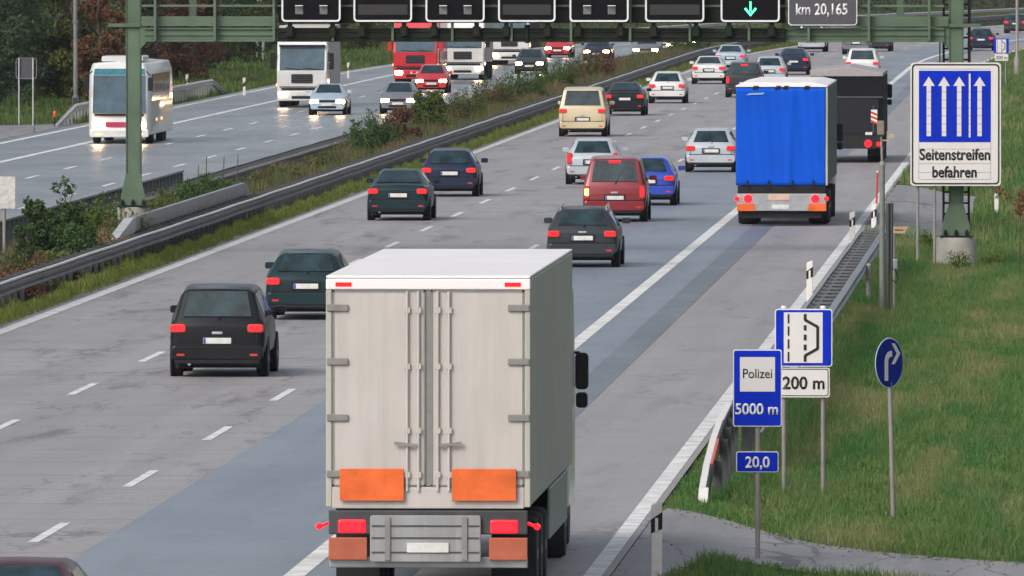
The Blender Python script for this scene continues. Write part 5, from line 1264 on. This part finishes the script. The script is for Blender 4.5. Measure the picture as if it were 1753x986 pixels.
for k in range(3): mb.prism_y([(W - .42, 1.44 + k * .15), (W - .20, 1.56 - .22 + k * .15 + .0), (W - .20, 1.40 + k * .15 + .02), (W - .42, 1.51 + k * .15)], -.036, -.031)
mb.build('red_stripes', 'red_refl', o)
mb = MB(); mb.box(-1.24, 1.24, -.02, .05, .50, .94); mb.build('bumper', 'under', o, .015)
for sx in (-1, 1):
    mb = MB(); mb.lathe([(.02, -.02), (.12, -.02), (.13, .01), (.02, .01)], 14, 'y', c=(sx * .76, -.04, .68)); mb.build('tail_lamp', 'brake', o, smooth=40)
    mb = MB(); mb.lathe([(.02, -.02), (.07, -.02), (.08, .01), (.02, .01)], 12, 'y', c=(sx * 1.12, -.04, .66)); mb.build('tail_lamp', 'tail', o, smooth=40)
mb = MB(); mb.box(.66, .9, -.035, -.022, .98, 1.08); mb.build('number_plate', 'plate', o)

# oncoming lorries
def front_lorry(px, py, col, label, H=3.7, box='box_white', boxH=3.95, L=11, visor=None, one_lamp=False, name='box_lorry', gcol='trim', amber=False):
    p = G(px, py, ZL); h = head(p.y)
    o = empty(name, p, math.pi - h, label, 'lorry', 'oncoming vehicles')     # local +y = towards the camera
    mb = MB(); mb.prism_x([(-2.2, .75), (0, .75), (.04, 1.78), (-.34, 2.92), (-.62, H), (-2.2, H)], -1.22, 1.22); mb.build('cab', col, o, .07)
    mb = MB(); mb.prism_x([(.052, 1.84), (.04, 1.80), (-.30, 2.86), (-.27, 2.88)], -1.08, 1.08); mb.build('windscreen', 'glass_blue', o)
    mb = MB(); mb.box(-1.2, 1.2, -.30, .06, .32, .82); mb.build('bumper', col, o, .05)
    mb = MB(); mb.prism_y(rrect(-.52, .52, 1.18, 1.62, .05), .01, .05)
    mb.build('grille', gcol, o)
    mb = MB()
    for zz in (1.24, 1.34, 1.44, 1.54): mb.box(-.48, .48, .051, .062, zz, zz + .03)
    mb.build('grille_bars', 'galv_dark', o)
    mb = MB(); mb.box(-1.1, 1.1, .022, .036, .98, 1.02); mb.box(-.5, .5, .061, .07, .42, .56); mb.box(-1.0, 1.0, .02, .034, .84, .95); mb.build('panel_gap', 'trim', o)
    mb = MB(); mb.box(-.26, .26, .071, .085, .60, .72); mb.build('number_plate', 'plate', o)
    for sx in (-1, 1):
        mb = MB(); mb.prism_y(rrect(sx * .92 - .22, sx * .92 + .22, .55, .76, .06), .03, .085); mb.build('headlamp', 'head' if not (one_lamp and sx < 0) else 'rim_white', o, .02)
        mb = MB(); mb.prism_y(rrect(sx * 1.42 - .12, sx * 1.42 + .12, 1.85, 2.65, .05), -.20, -.02); mb.bar((sx * 1.2, -.1, 2.6), (sx * 1.36, -.1, 2.6), .04, .04); mb.build('mirror', 'trim' if col == 'p_white' else col, o, .03)
        wheel(o, sx * 1.02, -1.35, (.5, .3)); wheel(o, sx * .98, -5.2, (.48, .56)); wheel(o, sx * .98, -L + 1.6, (.48, .56)); wheel(o, sx * .98, -L + 2.9, (.48, .56))
        mb = MB(); P_ = [(-1.75, 1.9), (-.55, 1.9), (-.75, 2.7), (-1.75, 2.7)]; mb.prism_x(P_, sx * 1.225 - .006, sx * 1.225 + .006); mb.build('side_window', 'glass', o)
        if amber: mb = MB(); mb.box(sx * 1.24 - .03, sx * 1.24 + .03, -.5, -.2, 1.05, 1.15); mb.build('indicator', 'amber', o)
    mb = MB(); mb.bar((-.75, .055, 1.86), (-.05, .045, 1.92), .02, .025); mb.bar((.1, .055, 1.86), (.8, .045, 1.92), .02, .025); mb.build('wiper', 'trim', o)
    if visor: mb = MB(); mb.box(-1.12, 1.12, -.40, -.12, 2.94, 3.04); mb.build('sun_visor', visor, o, .02)
    mb = MB(); mb.box(-1.25, 1.25, -L, -2.35, 1.05, boxH); mb.build('cargo_box', box, o, .03)
    mb = MB(); mb.box(-.5, .5, -L + .3, -.5, .6, .95); mb.build('chassis', 'under', o)
    return o
front_lorry(517, 184, 'p_white', 'white lorry with blue sun visor, right of the coach', visor='p_navy', amber=True)
front_lorry(711, 145, 'p_bright_red', 'red lorry under the gantry behind the red hatchback', box='p_bright_red', one_lamp=False, amber=True)
front_lorry(792, 137, 'p_white', 'white lorry directly behind the red lorry', box='box_white')
front_lorry(872, 112, 'p_white', 'rear white lorry in the queue, farther than the one behind the red lorry', box='tarp_black', H=3.4)

# the coach
p = G(204, 246, ZL); o = empty('coach', p, math.pi - head(p.y), 'white touring coach with headlights on and tinted windscreen', 'coach', 'oncoming vehicles')
W, H, L = 1.275, 3.35, 13.6
mb = MB()
secs = [(0.0, 1.12), (-.18, 1.22), (-.6, W), (-L + .3, W), (-L, 1.2)]
prof = lambda hw, f, b_: [(-hw, .35), (hw, .35), (hw, 2.0), (hw - .03, 2.9), (hw - .16, H - .08), (0, H), (-hw + .16, H - .08), (-hw + .03, 2.9), (-hw, 2.0)]
rs = []
for (y, hw) in secs:
    sl = 0 if y < -.5 else 1
    rs.append([(x, y - (sl * max(0, z - 1.2) * .16), z) for x, z in prof(hw, 0, 0)])
n = len(rs[0])
for r_ in rs: mb.v += r_
for j in range(len(rs) - 1):
    for k in range(n): mb.f.append([j * n + k, j * n + (k + 1) % n, (j + 1) * n + (k + 1) % n, (j + 1) * n + k]); mb.mi.append(0)
mb.f.append(list(range(n))); mb.mi.append(0); mb.f.append(list(range((len(rs) - 1) * n, len(rs) * n))); mb.mi.append(0)
mb.build('body', 'p_white', o, .05, 40)
def fy(z): return -max(0, z - 1.2) * .16
mb = MB(); mb.add([(-1.08, fy(1.25) + .014, 1.25), (1.08, fy(1.25) + .014, 1.25), (1.06, fy(2.78) + .014, 2.78), (-1.06, fy(2.78) + .014, 2.78), (-1.08, fy(1.25) - .05, 1.25), (1.08, fy(1.25) - .05, 1.25), (1.06, fy(2.78) - .05, 2.78), (-1.06, fy(2.78) - .05, 2.78)], [(0, 1, 2, 3), (4, 5, 6, 7), (0, 1, 5, 4), (1, 2, 6, 5), (2, 3, 7, 6), (3, 0, 4, 7)]); mb.build('windscreen', 'glass_blue', o)
mb = MB(); mb.add([(-1.05, fy(2.80) + .016, 2.80), (1.05, fy(2.80) + .016, 2.80), (1.02, fy(3.05) + .016, 3.05), (-1.02, fy(3.05) + .016, 3.05), (-1.05, fy(2.8) - .05, 2.80), (1.05, fy(2.8) - .05, 2.80), (1.02, fy(3.05) - .05, 3.05), (-1.02, fy(3.05) - .05, 3.05)], [(0, 1, 2, 3), (4, 5, 6, 7), (0, 1, 5, 4), (1, 2, 6, 5), (2, 3, 7, 6), (3, 0, 4, 7)]); mb.build('sun_strip', pbr('teal_tint', (.01, .16, .22), .3), o)
mb = MB(); mb.box(-1.0, 1.0, .012, .026, 1.13, 1.22); mb.build('wiper_panel', 'trim', o)
mb = MB(); mb.box(-.42, .55, .012, .024, .68, .88); mb.build('red_band', pbr('coach_red', (.45, .02, .10), .4), o)
mb = MB(); mb.prism_y(rrect(-1.2, 1.2, .26, .58, .08), -.25, .045); mb.build('bumper', 'p_white', o, .03)
for sx in (-1, 1):
    mb = MB(); mb.prism_y(rrect(sx * .88 - .18, sx * .88 + .18, .66, .82, .05), -.02, .05); mb.build('headlamp', 'head', o, .02)
    mb = MB(); mb.box(sx * .85 - .12, sx * .85 + .12, .046, .055, .36, .42); mb.build('fog_lamp', 'amber', o)
    mb = MB(); mb.bar((sx * 1.1, -.2, 2.95), (sx * 1.3, .3, 2.75), .05, .05); mb.prism_y(rrect(sx * 1.3 - .10, sx * 1.3 + .10, 2.15, 2.7, .05), .24, .36); mb.build('mirror', 'trim', o, .03)
    for k in range(6):
        a = -1.0 - k * 1.75; mb = MB(); x = sx * (W - .012); mb.prism_x([(a - 1.66, 1.75), (a, 1.75), (a, 2.82), (a - 1.66, 2.82)], min(x, x + sx * .02), max(x, x + sx * .02)); mb.build('side_window', 'glass', o)
    for yy in (-2.4, -8.4, -9.7): wheel(o, sx * 1.08, yy, (.5, .3))
    for k in range(2): mb = MB(); mb.box(sx * (W + .01) - .015, sx * (W + .01) + .015, -3.6 - k * 3, -3.4 - k * 3, .9, 1.0); mb.build('indicator', 'amber', o)
mb = MB(); mb.prism_x([(-1.6, H - .02), (-1.9, H + .2), (-5.2, H + .2), (-5.6, H - .02)], -.85, .85); mb.build('roof_unit', 'p_white', o, .06)
mb = MB(); mb.box(-.26, .26, .046, .06, .44, .55); mb.build('number_plate', 'plate', o)

# ------------------------------------------------------------------ the evening haze
mb = MB(); mb.box(-900, 900, -60, 2600, -4, 40)
hm = bpy.data.materials.new('haze'); hm.use_nodes = True; t = hm.node_tree; t.nodes.clear()
v = N(t, 'ShaderNodeVolumePrincipled'); v.inputs['Color'].default_value = (.78, .84, .95, 1); v.inputs['Density'].default_value = .00004; v.inputs['Anisotropy'].default_value = .2
t.links.new(v.outputs[0], N(t, 'ShaderNodeOutputMaterial').inputs['Volume'])
M['haze'] = hm
tag(mb.build('haze', 'haze'), 'thin bluish evening haze over the motorway', 'haze', kind='stuff')
